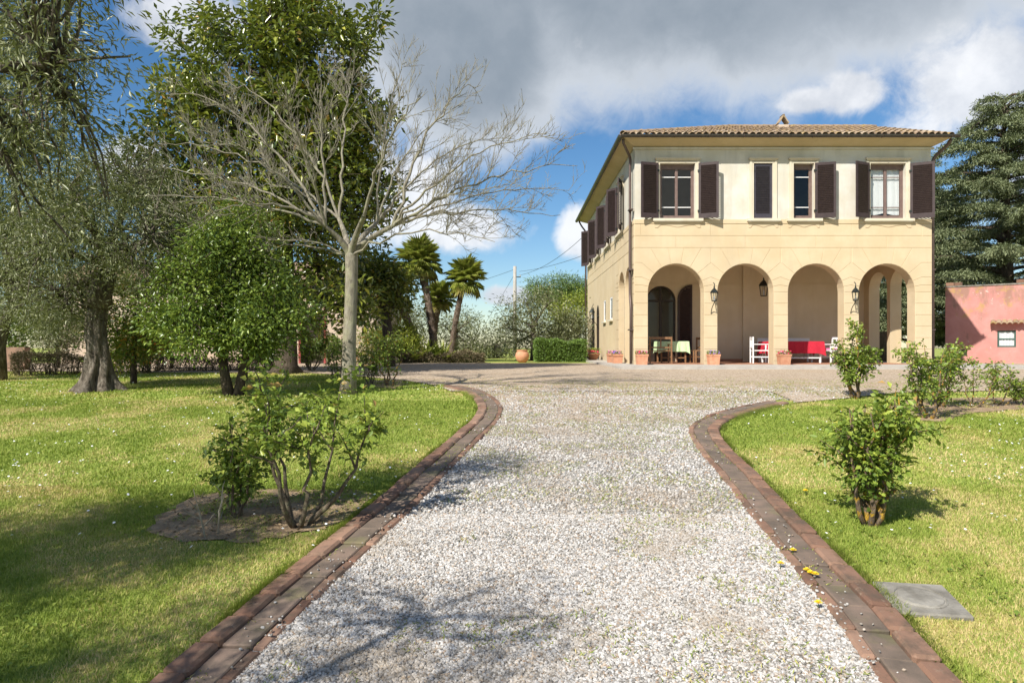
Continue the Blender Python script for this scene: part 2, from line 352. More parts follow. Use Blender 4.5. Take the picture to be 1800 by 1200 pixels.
# ground profile, linear between shared rows so that sheets never cross
_py = [-40, -10, -5, 0, 3.3, 5, 8, 10, 12, 16, 20, 26, 45, 60, 160, 400, 6000]
_pz = [-3.2, -2.0, -1.6, -1.22, -.93, -.75, -.48, -.31, -.18, -.09, -.05, -.03, 0, -.4, -8, -9, -9]
def _smooth_profile(y):
    return np.interp(y, _py, _pz)
YS = np.unique(np.concatenate([np.arange(-12, 30, .25), np.arange(30, 62, 1), [62, 70, 80, 100, 130, 160, 250, 400, 1000, 3000, 6000], [-40, -25]]))
_ker = np.exp(-np.linspace(-2, 2, 33)**2); _ker /= _ker.sum()
_fine = np.arange(-45, 66, .1); _fz = np.interp(_fine, _py, _pz); _fz = np.convolve(np.pad(_fz, 16, mode='edge'), _ker, 'valid')
ZS = np.where(YS < 62, np.interp(YS, _fine, _fz), np.interp(YS, _py, _pz))
def gz(y): return np.interp(y, YS, ZS)
def gp(px, py):
    """pixel on the ground -> world point (found where the ray meets the ground)"""
    y = np.arange(2.0, 60, .01); row = HY + F*(EYE-gz(y))/y
    i = int(np.argmin(np.abs(row-py))); Y = y[i]
    return Vector(((px-900)/F*Y, Y, float(gz(Y))))
def at(px, py, Y): return Vector(((px-900)/F*Y, Y, EYE+(HY-py)/F*Y))

def sheet(name, xl, xr, y0, y1, dz, m, nx=2, kind='structure'):
    """strip between x = xl(y) and x = xr(y) following the ground rows"""
    ys = np.unique(np.concatenate([[y0, y1], YS[(YS > y0) & (YS < y1)]]))
    V = []; Fc = []
    for y in ys:
        a, b = xl(y), xr(y)
        for i in range(nx+1): V.append((a+(b-a)*i/nx, y, gz(y)+dz))
    for r in range(len(ys)-1):
        for i in range(nx):
            q = r*(nx+1)+i; Fc.append((q, q+1, q+nx+2, q+nx+1))
    o = link(name, tri_mesh(name, V, Fc), m); return tag(o, kind=kind)
def poly_sheet(name, pts, dz, m, parent=None, kind='structure'):
    """world polygon (x,y) cut along the ground rows so that it follows them"""
    bm = bmesh.new(); vs = [bm.verts.new((p[0], p[1], 0)) for p in pts]; bm.faces.new(vs)
    lo = min(p[1] for p in pts); hi = max(p[1] for p in pts)
    for y in YS[(YS > lo) & (YS < hi)]:
        bmesh.ops.bisect_plane(bm, geom=list(bm.verts)+list(bm.edges)+list(bm.faces), plane_co=(0, y, 0), plane_no=(0, 1, 0))
    bmesh.ops.triangulate(bm, faces=list(bm.faces))
    for v in bm.verts: v.co.z = float(gz(v.co.y))+dz
    bmesh.ops.recalc_face_normals(bm, faces=list(bm.faces))
    if sum(f.normal.z for f in bm.faces) < 0: bmesh.ops.reverse_faces(bm, faces=list(bm.faces))
    me = bpy.data.meshes.new(name); bm.to_mesh(me); bm.free()
    o = link(name, me, m, parent)
    if kind: o['kind'] = kind
    return o

def ragged(pts, amp=.07, step=.09, seed=3):
    rg = random.Random(seed); out = []
    for a, b_ in zip(pts, pts[1:]+pts[:1]):
        a, b_ = Vector((a[0], a[1])), Vector((b_[0], b_[1])); n = max(1, int((b_-a).length/step))
        for i in range(n): p = a.lerp(b_, i/n); out.append((p.x+rg.uniform(-amp, amp), p.y+rg.uniform(-amp, amp)*.7))
    return out
def spline(pts, step):
    P = [np.array(p[:2], float) for p in pts]; P = [2*P[0]-P[1]]+P+[2*P[-1]-P[-2]]; out = []
    for i in range(1, len(P)-2):
        for t in np.linspace(0, 1, 24, endpoint=False):
            a, b, c, d = P[i-1:i+3]
            out.append(.5*((2*b)+(-a+c)*t+(2*a-5*b+4*c-d)*t*t+(-a+3*b-3*c+d)*t**3))
    out.append(P[-2]); out = np.array(out); s = np.concatenate([[0], np.cumsum(np.linalg.norm(np.diff(out, axis=0), axis=1))])
    q = np.arange(0, s[-1], step); return np.stack([np.interp(q, s, out[:, 0]), np.interp(q, s, out[:, 1])], 1)

# ------------------------------------------------------------------ ground, drive, forecourt
KL = [(230, 1240), (274, 1198), (380, 1109), (486, 1022), (571, 955), (655, 888), (718, 834), (779, 782), (830, 738), (838, 712), (812, 690), (770, 679)]
KR = [(1720, 1237), (1683, 1197), (1626, 1135), (1572, 1074), (1520, 1026), (1477, 983), (1429, 935), (1386, 892), (1330, 834), (1293, 799), (1271, 773), (1266, 757), (1284, 741), (1317, 729), (1352, 719), (1400, 709)]
kl = [gp(*p) for p in KL]; kr = [gp(*p) for p in KR]
kl = [Vector((kl[0].x-(kl[1].x-kl[0].x)*8, kl[0].y-(kl[1].y-kl[0].y)*8, 0))]+kl; kr = [Vector((kr[0].x-(kr[1].x-kr[0].x)*8, kr[0].y-(kr[1].y-kr[0].y)*8, 0))]+kr
cl = spline(kl, .05); cr = spline(kr, .05)

bm_ground = sheet('ground', lambda y: -60-abs(y)*1.5, lambda y: 60+abs(y)*1.5, -40, 6000, 0, M_LAWN, 8)
# drive: everything between the two kerb lines
def offs(q, side, d):
    t = np.gradient(q, axis=0); t = t/np.linalg.norm(t, axis=1, keepdims=True); return q+np.stack([t[:, 1], -t[:, 0]], 1)*side*d
dl = [tuple(p) for p in offs(cl, 1, .31)[::4]]; dr = [tuple(p) for p in offs(cr, -1, .31)[::4]]
dlo = [tuple(p) for p in cl[::4]]; dro = [tuple(p) for p in cr[::4]]
drive = poly_sheet('gravel_drive', dl+[(-1.1, 12.6), (4.6, 12.6)]+dr[::-1], .012, M_GRAV)
fl = [gp(*p) for p in ((770, 679), (720, 671), (640, 663), (540, 656))]
fr = [gp(*p) for p in ((1400, 709), (1500, 700), (1580, 691), (1800, 687))]
fore = poly_sheet('forecourt', [(p.x, p.y) for p in fl[::-1]]+[(-1.1, 12.2), (4.6, 12.2)]+[(p.x, p.y) for p in fr]+[(24, fr[-1].y), (24, 27), (3.4, 27.0), (-2, 27), (-24, 27.5), (-24, 20.5), (-9, 18.2)], .020, M_FORE)
bed_l = poly_sheet('soil_bed', ragged([gp(*p)[:2] for p in ((262, 935), (300, 890), (360, 868), (500, 862), (620, 862), (650, 872), (600, 915), (560, 935), (470, 950), (350, 955))]), .012, M_SOIL)
bed_r = poly_sheet('soil_bed', ragged([gp(*p)[:2] for p in ((1560, 716), (1590, 704), (1690, 700), (1830, 700), (1830, 716), (1700, 728), (1650, 742), (1590, 738))]), .012, M_SOIL)
bed_m = poly_sheet('soil_bed', ragged([gp(*p)[:2] for p in ((630, 680), (650, 669), (700, 668), (715, 676), (690, 683))]), .012, M_SOIL)

# kerbs: outer brick row, channel tiles, inner edging brick
def brick_mesh(l, w, h, bev):
    return MB().box(-l/2, l/2, -w/2, w/2, -h, 0, bev=bev).mesh('brick')
BM_O = brick_mesh(.258, .138, .12, .016); BM_C = brick_mesh(.266, .165, .09, .007); BM_I = brick_mesh(.256, .075, .10, .014)
for _m, mm in ((BM_O, M_BRICK), (BM_C, M_CHAN), (BM_I, M_BRICK)): _m.materials.append(mm)
def kerb(line, side, label):
    k = empty('kerb', (float(line[0][0]), float(line[0][1]), 0), label, 'kerb')
    q = line[::1]; step = .275
    s = np.concatenate([[0], np.cumsum(np.linalg.norm(np.diff(q, axis=0), axis=1))]); n = int(s[-1]/step)
    bed = MB()
    for name, me, off, dz, roll in (('brick', BM_O, .07, .046, .07), ('channel_tile', BM_C, .220, .029, .05), ('edging_brick', BM_I, .338, .033, -.04)):
        for i in range(n):
            m = (i+.5)*step; x = np.interp(m, s, q[:, 0]); y = np.interp(m, s, q[:, 1])
            x2 = np.interp(m+.1, s, q[:, 0]); y2 = np.interp(m+.1, s, q[:, 1]); x1 = np.interp(m-.1, s, q[:, 0]); y1 = np.interp(m-.1, s, q[:, 1])
            t = Vector((x2-x1, y2-y1, 0)).normalized(); nrm = Vector((t.y, -t.x, 0))*side
            c = Vector((x, y, 0))+nrm*off
            if c.y < 2.2: continue
            c.z = float(gz(c.y))+dz+random.uniform(-.006, .006)
            pit = math.atan2(float(gz(c.y+t.y*.1)-gz(c.y-t.y*.1)), .2)
            o = link(name, me, None, k); o.location = c - k.location
            o.rotation_euler = (roll*side*-1+random.uniform(-.05, .05), -pit+random.uniform(-.022, .022), math.atan2(t.y, t.x)+random.uniform(-.035, .035))
            cs = 1.0
            if name != 'brick':  # inside of the curve is shorter or longer: stretch to keep the joints closed
                a0 = Vector((np.interp(m-.13, s, q[:, 0]), np.interp(m-.13, s, q[:, 1]), 0)); a1 = Vector((np.interp(m+.13, s, q[:, 0]), np.interp(m+.13, s, q[:, 1]), 0))
            o.scale = (cs, 1, 1)
    return k
kerb(cl, 1, 'weathered red brick kerb with channel along the shaded lawn and rose bed')
kerb(cr, -1, 'weathered red brick kerb with channel beside the lawn with the concrete cover')

# ------------------------------------------------------------------ villa
D0 = 22.6; S = F/D0
def hx(px): return (px-900)/S
def hz(py): return EYE+(HY-py)/S
X0, X1 = hx(1115), hx(1638); Y0, Y1 = D0, D0+14.0
ZB = .05; ZT = 7.32
villa = empty('villa', (X0, Y0, 0), 'two storey yellow villa with arched loggia, brown shutters and tiled roof', 'house')
def vlink(name, me, m, par=None):
    o = link(name, me, m); o.parent = par or villa
    o.matrix_parent_inverse = Matrix.Identity(4)
    o.location = -Vector(villa.location) if par is None else (0, 0, 0)
    return o
def arch_loop(cx, zs, r, zb, n=20):
    return [(cx-r, zb)]+[(cx-r*math.cos(math.pi*i/n), zs+r*math.sin(math.pi*i/n)) for i in range(n+1)]+[(cx+r, zb)]
def rect(a, b, c, d): return [(a, c), (b, c), (b, d), (a, d)]
def slab(outer, holes, d0, d1, mp):
    """wall with openings: outline and holes in (u,z), thickness d0..d1, mp(u,d,z)->world"""
    bm = bmesh.new(); loops = []
    for lp in [outer]+holes:
        vs = [bm.verts.new((u, 0, z)) for u, z in lp]; loops.append(vs)
        for i in range(len(vs)): bm.edges.new((vs[i], vs[(i+1) % len(vs)]))
    bmesh.ops.triangle_fill(bm, edges=list(bm.edges), use_beauty=True, use_dissolve=False)
    for f in bm.faces:
        f.normal_update()
        if f.normal.y > 0: f.normal_flip()
    V = []; Fc = []; bm.verts.index_update(); n = len(bm.verts)
    for v in bm.verts: V.append(mp(v.co.x, d0, v.co.z))
    for v in bm.verts: V.append(mp(v.co.x, d1, v.co.z))
    for f in bm.faces:
        ids = [v.index for v in f.verts]; Fc.append(ids); Fc.append([i+n for i in reversed(ids)])
    for vs in loops:
        ids = [v.index for v in vs]
        for i in range(len(ids)):
            a, b = ids[i], ids[(i+1) % len(ids)]; Fc.append([a, b, b+n, a+n])
    bm.free()
    me = bpy.data.meshes.new('wall'); me.from_pydata(V, [], Fc)
    b2 = bmesh.new(); b2.from_mesh(me); bmesh.ops.recalc_face_normals(b2, faces=list(b2.faces)); b2.to_mesh(me); b2.free()
    return me
mp_front = lambda u, d, z: (X0+u, Y0+d, z)
mp_left = lambda u, d, z: (X0+d, Y0+u, z)
mp_right = lambda u, d, z: (X1-d, Y0+u, z)
WID = X1-X0
AC = [hx(p)-X0 for p in (1188.3, 1310.5, 1434.5, 1559)]; AR = .93; AZ = hz(463.6)-AR
SC = [1.15, 2.60]; SR = .62; SZ = AZ+AR-SR
ZB1, ZB2, ZB3, ZSILL = hz(435.5), hz(414.6), hz(393.6), hz(385.5)
vlink('arcade_wall', slab(rect(0, WID, ZB, ZSILL), [arch_loop(c, AZ, AR, ZB+.001) for c in AC], 0, .45, mp_front), M_YEL)
# windows of the upper floor: (u0,u1)
WIN = [(hx(1160)-X0, hx(1222)-X0), (hx(1325)-X0, hx(1358)-X0), (hx(1395)-X0, hx(1431)-X0), (hx(1530)-X0, hx(1592)-X0)]
WZ0, WZ1 = hz(384), hz(287)
vlink('upper_wall', slab(rect(.02, WID-.02, ZSILL, ZT), [rect(a, b, WZ0, WZ1) for a, b in WIN], .02, .45, mp_front), M_CREAM)
LW = [2.9, 6.1, 9.4, 12.5]                                            # windows along the side
LD = [rect(8.9, 9.9, ZB+.001, 2.35)]; LS = [rect(4.9, 5.6, 1.75, 2.65), rect(6.9, 7.5, 1.75, 2.65)]
ldoor = [arch_loop(9.6, 2.1, .5, ZB+.001), arch_loop(11.4, 2.1, .5, ZB+.001)]
vlink('side_wall', slab(rect(.45, 14, ZB, ZSILL), [arch_loop(c, SZ, SR, ZB+.001) for c in SC if True]+LS+ldoor, 0, .4, mp_left), M_YEL)
vlink('side_upper_wall', slab(rect(.45, 14, ZSILL, ZT), [rect(c-.5, c+.5, WZ0, WZ1) for c in LW], .02, .4, mp_left), M_CREAM)
vlink('right_wall', slab(rect(.45, 14, ZB, ZSILL), [arch_loop(c, SZ, SR, ZB+.001) for c in SC], 0, .4, mp_right), M_YEL)
vlink('right_upper_wall', slab(rect(.45, 14, ZSILL, ZT), [], .02, .4, mp_right), M_CREAM)
b = MB(); b.box(X0+.4, X1-.4, Y1-.4, Y1, ZB, ZT); vlink('rear_wall', b.mesh(), M_YEL)
b = MB(); b.box(X0-.85, X1+2.4, 20.0, Y0+4.2, -.35, ZB); b.box(X0-.85, X0+.3, Y0+4.2, Y1+.8, -.35, ZB); vlink('pavement', b.mesh(), M_PAVE)
b = MB(); b.box(X0+.46, X1-.46, Y0+.0, Y0+3.75, ZB, ZB+.012); vlink('loggia_floor', b.mesh(), M_SKIRT)
YB = Y0+3.6
b = MB(); b.box(X0+.4, X1-.4, Y0+.45, YB+.2, 3.80, 3.95); vlink('loggia_ceiling', b.mesh(), M_INNER)
b = MB(); b.box(X0+.4, X1-.4, Y0+.5, Y1-.4, ZSILL-.35, ZSILL-.2); vlink('upper_floor', b.mesh(), M_ROOM)
b = MB(); b.box(X0+.42, X1-.42, Y0+3.2, Y0+3.3, ZSILL-.2, ZT); vlink('room_partition', b.mesh(), M_ROOM)
DC = at(1162, 600, YB).x-X0
vlink('loggia_back_wall', slab(rect(.4, WID-.4, ZB, 3.80), [arch_loop(DC, 2.40, .57, ZB+.001)], 3.6, 3.9, mp_front), M_INNER)
b = MB(); b.box(X0+.4, X1-.4, YB+1.6, YB+1.7, ZB, 3.8); vlink('hall_partition', b.mesh(), M_ROOM)
for a, c in ((1305, 1320),):
    b = MB(); b.box(at(a, 0, YB).x, at(c, 0, YB).x, YB-.09, YB, ZB, 3.8); vlink('pilaster', b.mesh(), M_INNER)
b = MB(); b.box(X0+.4, X1-.4, YB-.025, YB-.001, hz(489)+.1, hz(489)+.16); vlink('wall_moulding', b.mesh(), M_INNER)
for a0, a1 in ((.4, DC-.58), (DC+.58, WID-.4)):
    b = MB(); b.box(X0+a0, X0+a1, YB-.02, YB-.001, ZB, ZB+.12); vlink('skirting', b.mesh(), M_SKIRT)

# scored stucco blocks, each a piece of its own standing proud of the wall
def inset(poly, g):
    n = len(poly); A = sum(poly[i][0]*poly[(i+1) % n][1]-poly[(i+1) % n][0]*poly[i][1] for i in range(n)); sg = 1 if A > 0 else -1
    E = []
    for i in range(n):
        (x0, y0), (x1, y1) = poly[i], poly[(i+1) % n]; dx, dy = x1-x0, y1-y0; L = math.hypot(dx, dy) or 1e-9
        nx, ny = -dy/L*sg, dx/L*sg; E.append((x0+nx*g, y0+ny*g, dx/L, dy/L))
    out = []
    for i in range(n):
        ax, ay, adx, ady = E[i-1]; bx, by, bdx, bdy = E[i]; den = adx*bdy-ady*bdx
        if abs(den) < 1e-6: out.append((bx, by)); continue
        t = ((bx-ax)*bdy-(by-ay)*bdx)/den; out.append((ax+adx*t, ay+ady*t))
    return out
def block(poly, mp, m=M_YEL, proud=.011, gap=.003):
    a = inset(poly, gap); c = inset(poly, gap+.008); n = len(a)
    V = [mp(u, 0.002, z) for u, z in a]+[mp(u, -proud, z) for u, z in c]
    Fc = [tuple(range(n, 2*n))]+[(i, (i+1) % n, n+(i+1) % n, n+i) for i in range(n)]
    me = bpy.data.meshes.new('stucco_block'); me.from_pydata(V, [], Fc)
    b2 = bmesh.new(); b2.from_mesh(me); bmesh.ops.recalc_face_normals(b2, faces=list(b2.faces))
    ctr = Vector(mp(0, .5, 0))-Vector(mp(0, 0, 0))
    top = max(b2.faces, key=lambda f: len(f.verts) if len(f.verts) > 4 else f.calc_area())
    if top.normal.dot(ctr) > 0: bmesh.ops.reverse_faces(b2, faces=list(b2.faces))
    b2.to_mesh(me); b2.free()
    vlink('stucco_block', me, m)
TH = [10, 30, 50, 67, 79, 90]
def arcade_blocks(cs, r, zs, h, u0, u1, mp, zt, zbase, course):
    def arc(c, s, a, b2, n=6): return [(c+s*r*math.sin(R(a+(b2-a)*i/n)), zs+r*math.cos(R(a+(b2-a)*i/n))) for i in range(n+1)]
    def end(c, s, a):
        if a >= 89.9: return (c+s*h, zs)
        k = min(h/math.sin(R(a)), (zt-zs)/math.cos(R(a))); return (c+s*k*math.sin(R(a)), zs+k*math.cos(R(a)))
    for c in cs:
        block(arc(c, 1, -10, 10, 6)+[end(c, 1, 10), end(c, -1, 10)], mp)
    for i, c in enumerate(cs):
        for s in (-1, 1):
            last = (i == 0 and s < 0) or (i == len(cs)-1 and s > 0); edge = (u0 if s < 0 else u1)
            block(arc(c, s, 10, 30)+[end(c, s, 30), end(c, s, 10)], mp)
            e30, e50 = end(c, s, 30), end(c, s, 50)
            xe = edge if last else c+s*h
            mid = [(xe, e50[1]), (xe, zt)] if last else [(c+s*h, zt)]
            if e30[1] < zt-.001: block(arc(c, s, 30, 50)+[e50]+([(xe, e50[1]), (xe, zt), (c+s*h, zt)] if last else [])+[e30], mp) if False else block(arc(c, s, 30, 50)+[e50]+mid+[(e30[0], zt), e30][0 if True else 1:], mp)
            else: block(arc(c, s, 30, 50)+[e50]+mid+[e30], mp)
    piers = [(None, 0)]+[(i, i+1) for i in range(len(cs)-1)]+[(len(cs)-1, None)]
    nb = max(1, round((zs-zbase)/.366)); zr = [zs-(zs-zbase)*k/nb for k in range(nb+1)]
    for l, rr in piers:
        for a, b2 in zip(TH[2:-1], TH[3:]):
            if l is not None and rr is not None:
                poly = arc(cs[l], 1, a, b2)+[end(cs[l], 1, b2)]+arc(cs[rr], -1, b2, a)+[end(cs[l], 1, a)]
            elif l is None:
                c = cs[rr]; poly = arc(c, -1, a, b2)+[end(c, -1, b2), (u0, end(c, -1, b2)[1]), (u0, end(c, -1, a)[1]), end(c, -1, a)]
            else:
                c = cs[l]; poly = arc(c, 1, a, b2)+[end(c, 1, b2), (u1, end(c, 1, b2)[1]), (u1, end(c, 1, a)[1]), end(c, 1, a)]
            q = [poly[0]]
            for p in poly[1:]:
                if math.hypot(p[0]-q[-1][0], p[1]-q[-1][1]) > .004: q.append(p)
            block(q, mp)
        ua = u0 if l is None else cs[l]+r; ub = u1 if rr is None else cs[rr]-r
        if ub-ua > .06:
            for k in range(nb): block(rect(ua, ub, zr[k+1], zr[k]), mp)
arcade_blocks(AC, AR, AZ, (AC[1]-AC[0])/2, 0, WID, mp_front, ZB1, ZB+.12, True)
arcade_blocks(SC, SR, SZ, (SC[1]-SC[0])/2, .02, 3.9, mp_left, ZB1, ZB+.12, True)
def courses(mp, U, ja, jb):
    for z0, z1, js in ((ZB1, ZB2, ja), (ZB2, ZB3, jb)):
        e = [0]+[j for j in js if .2 < j < U-.2]+[U]
        for a, c in zip(e, e[1:]): block(rect(a, c, z0, z1), mp)
    block(rect(0, U, ZB3, ZSILL), mp, proud=.022)
pc = [AC[0]-1.163]+[(a+c)/2 for a, c in zip(AC, AC[1:])]+[AC[3]+1.163]
courses(mp_front, WID, AC, pc)
courses(mp_left, 14, [1.2+2.3*i for i in range(7)], [2.35+2.3*i for i in range(6)])
for i in range(9):
    block(rect(3.9, 14, ZB+.12+i*.4, ZB+.12+(i+1)*.4), mp_left) if False else None
b = MB()
for (a, c) in ((0, AC[0]-AR), (AC[0]+AR, AC[1]-AR), (AC[1]+AR, AC[2]-AR), (AC[2]+AR, AC[3]-AR), (AC[3]+AR, WID)):
    bb = MB(); bb.box(X0+a-.012, X0+c+.012, Y0-.022, Y0+.2, ZB+.001, ZB+.12); vlink('pier_base', bb.mesh(), M_SKIRT if False else M_YEL)

# windows, shutters
def xf(mp, u, d, z):  # frame on a wall: local x along the wall, y into the wall, z up
    o = Vector(mp(u, d, z)); ex = Vector(mp(u+1, d, z))-o; ey = Vector(mp(u, d+1, z))-o
    return Matrix(((ex.x, ey.x, 0, o.x), (ex.y, ey.y, 0, o.y), (0, 0, 1, o.z), (0, 0, 0, 1)))
def placed(name, mb, m, M, par=None, smooth=False):
    me = mb.mesh(name, smooth); me.transform(M)
    if M.determinant() < 0: me.flip_normals()
    return vlink(name, me, m, par)
H = WZ1-WZ0
def shutter_mb(w, h):
    fr = MB(); st = .075; t = .035
    fr.box(0, st, -t/2, t/2, 0, h); fr.box(w-st, w, -t/2, t/2, 0, h); fr.box(st, w-st, -t/2, t/2, 0, .16); fr.box(st, w-st, -t/2, t/2, h-.09, h)
    sl = MB(); n = int((h-.25)/.058); z = .16
    for i in range(n):
        zc = .16+(i+.5)*(h-.25)/n
        sl.box(st, w-st, -.040, .040, -.005, .005, Matrix.Translation((0, 0, zc)) @ Matrix.Rotation(R(-55), 4, 'X'))
    return fr, sl
def shutter(mp, uh, side, ang, w, h, z, m=M_SHUT, d=-.05):
    """hinged at uh; side -1 opens to smaller u; ang measured from the wall plane"""
    fr, sl = shutter_mb(w, h)
    Mx = xf(mp, uh, d, z) @ Matrix.Rotation(-ang if side > 0 else ang, 4, 'Z')
    if side < 0: Mx = Mx @ Matrix.Scale(-1, 4, (1, 0, 0))
    o = placed('shutter', fr, m, Mx); s = placed('louvres', sl, m, Mx, o); s['kind'] = 'stuff'
    hg = MB()
    for zz in (.25, h-.25): hg.box(-.03, .05, -.03, .03, zz-.03, zz+.03)
    placed('hinge', hg, M_IRON, Mx, o)
    return o
def casement(mp, a, c, z0, z1, leaves=2, curtain=False, trans=(.22, .77)):
    M0 = xf(mp, a, .16, z0); w = c-a; h = z1-z0
    f = MB(); t = .055
    f.box(0, t, 0, .07, 0, h); f.box(w-t, w, 0, .07, 0, h); f.box(t, w-t, 0, .07, 0, t); f.box(t, w-t, 0, .07, h-.12, h)
    fo = placed('window', f, M_FRAME, M0)
    lw = (w-2*t)/leaves
    for k in range(leaves):
        x0 = t+k*lw; x1 = x0+lw; g = MB(); s = .045
        g.box(x0, x0+s, .012, .055, t, h-.12); g.box(x1-s, x1, .012, .055, t, h-.12); g.box(x0+s, x1-s, .012, .055, t, t+.07); g.box(x0+s, x1-s, .012, .055, h-.17, h-.12)
        placed('sash', g, M_FRAME, M0, fo)
        for tr in trans: placed('glazing_bar', MB().box(x0+s, x1-s, .02, .05, h*tr-.013, h*tr+.013), M_WPAINT if not curtain else M_FRAME, M0, fo)
        zz = [t+.07]+[h*q for q in trans]+[h-.17]
        for z_a, z_b in zip(zz, zz[1:]):
            g = MB(); g.box(x0+s, x1-s, .032, .036, z_a+.012, z_b-.012); placed('pane', g, M_GLASS, M0, fo)
        if curtain:
            n = 40; V = []; Fc = []
            for i in range(n+1):
                u = x0+s-.01+(lw-2*s+.02)*i/n; d = .10+.014*math.sin(i*1.7)+.006*math.sin(i*3.1)
                side = (i/n) if k == 0 else 1-i/n
                zb = t+.09+.1*max(0, side-.4)+.02*abs(math.sin(i*.9))
                V += [(u, d, zb), (u, d*1.0, h*.24), (u, d, h-.14)]
            for i in range(n): Fc += [(3*i, 3*i+3, 3*i+4, 3*i+1), (3*i+1, 3*i+4, 3*i+5, 3*i+2)]
            g = MB(); g.add(V, Fc); placed('curtain', g, M_CURT, M0, fo)
    return fo
def surround(mp, a, c, z0, z1, d=.02):
    M0 = xf(mp, (a+c)/2, d, z0); w = (c-a)/2; h = z1-z0
    f = MB(); e = .11
    f.box(-w-e, -w, -.03, 0, 0, h+.06); f.box(w, w+e, -.03, 0, 0, h+.06); f.box(-w-e, w+e, -.034, 0, h, h+.07)
    f.box(-w-e-.03, -w-e*.6, -.045, 0, 0, h+.08); f.box(w+e*.6, w+e+.03, -.045, 0, 0, h+.08)
    placed('window_surround', f, M_WHITE_TRIM, M0)
    f = MB(); f.box(-w-.13, w+.13, -.06, 0, h+.085, h+.125); f.box(-w-.17, w+.17, -.10, 0, h+.125, h+.165); f.box(-w-.13, w+.13, -.05, 0, h+.165, h+.20)
    placed('window_cornice', f, M_WHITE_TRIM, M0)
    f = MB(); f.box(-w-.24, w+.24, -.14, 0, -.10, -.012); f.box(-w-.2, w+.2, -.09, 0, -.14, -.10)
    placed('sill', f, M_WHITE_TRIM, M0)
    f = MB(); n = 16; top = -.141
    prof = []
    for i in range(n+1):
        q = -1+2*i/n; zz = -.215-.075*math.exp(-(q*3.2)**2)
        if abs(q) > .78: zz = -.30
        prof.append((q*(w+.17), zz))
    V = [(x, -.045, top) for x, _ in prof]+[(x, -.045, z) for x, z in prof]+[(x, 0, z) for x, z in prof]
    k = n+1; Fc = [(i, k+i, k+i+1, i+1) for i in range(n)]+[(k+i, 2*k+i, 2*k+i+1, k+i+1) for i in range(n)]
    f.add(V, Fc); placed('sill_apron', f, M_YEL, M0)
for i, (a, c) in enumerate(WIN): surround(mp_front, a, c, WZ0, WZ1)
casement(mp_front, *WIN[0], WZ0, WZ1, 2)
casement(mp_front, *WIN[2], WZ0, WZ1, 1)
casement(mp_front, *WIN[3], WZ0, WZ1, 2, True)
shutter(mp_front, WIN[0][0]-.06, -1, R(14), .62, H, WZ0)
shutter(mp_front, WIN[0][1]+.10, 1, R(20), .64, H, WZ0-.01)
shutter(mp_front, WIN[1][0]+.005, 1, 0, WIN[1][1]-WIN[1][0]-.01, H-.01, WZ0+.005, M_BLUESH, .05)
shutter(mp_front, WIN[2][1]+.01, 1, R(14), .64, H, WZ0)
shutter(mp_front, WIN[3][0]-.06, -1, R(24), .62, H, WZ0)
shutter(mp_front, WIN[3][1]+.12, 1, R(26), .70, H, WZ0-.02)
for c in LW:
    surround(mp_left, c-.5, c+.5, WZ0, WZ1); casement(mp_left, c-.5, c+.5, WZ0, WZ1)
    shutter(mp_left, c-.53, -1, R(22), .52, H, WZ0); shutter(mp_left, c+.53, 1, R(40), .52, H, WZ0)
for r_ in LS:
    a, c = r_[0][0], r_[1][0]
    M0 = xf(mp_left, a, .004, r_[0][1]); f = MB(); w = c-a; h = r_[2][1]-r_[0][1]
    f.box(0, .05, 0, .05, 0, h); f.box(w-.05, w, 0, .05, 0, h); f.box(.05, w-.05, 0, .05, 0, .05); f.box(.05, w-.05, 0, .05, h-.05, h)
    wo = placed('window', f, M_WPAINT, M0); g = MB(); g.box(.05, w-.05, .02, .026, .05, h-.05); placed('pane', g, M_GLASS, M0, wo)
    f = MB(); f.box(-.1, w+.1, -.10, 0, -.08, -.005); placed('sill', f, M_WHITE_TRIM, xf(mp_left, a, 0, r_[0][1]))
def arched_leaf(mp, uc, z0, zs, r, d, full=True, name='arched_door', m=M_DARKWOOD, flip=None):
    """arched door in its opening: frame, glass, two leaves"""
    M0 = xf(mp, uc, d, z0); f = MB(); n = 16; hh = zs-z0
    o = [(-r, 0)]+[(-r*math.cos(math.pi*i/n), hh+r*math.sin(math.pi*i/n)) for i in range(n+1)]+[(r, 0)]
    q = r-.07; ii = [(-q, .0)]+[(-q*math.cos(math.pi*i/n), hh+q*math.sin(math.pi*i/n)) for i in range(n+1)]+[(q, .0)]
    k = len(o); V = [(x, 0, z) for x, z in o]+[(x, 0, z) for x, z in ii]+[(x, .06, z) for x, z in o]+[(x, .06, z) for x, z in ii]
    f.add(V, [(i, i+1, k+i+1, k+i) for i in range(k-1)]+[(k+i, k+i+1, 3*k+i+1, 3*k+i) for i in range(k-1)])
    f.box(-.05, .05, -.005, .06, 0, hh+q); f.box(-q, q, -.004, .05, 0, .45); f.box(-q, q, -.003, .05, hh-.04, hh+.04)
    do = placed(name, f, m, M0)
    g = MB(); g.add([(x, .035, z) for x, z in ii], [tuple(range(k))]); placed('pane', g, M_GLASS, M0, do)
    return do
arched_leaf(mp_front, DC, ZB+.012, 2.40, .57, 3.68)
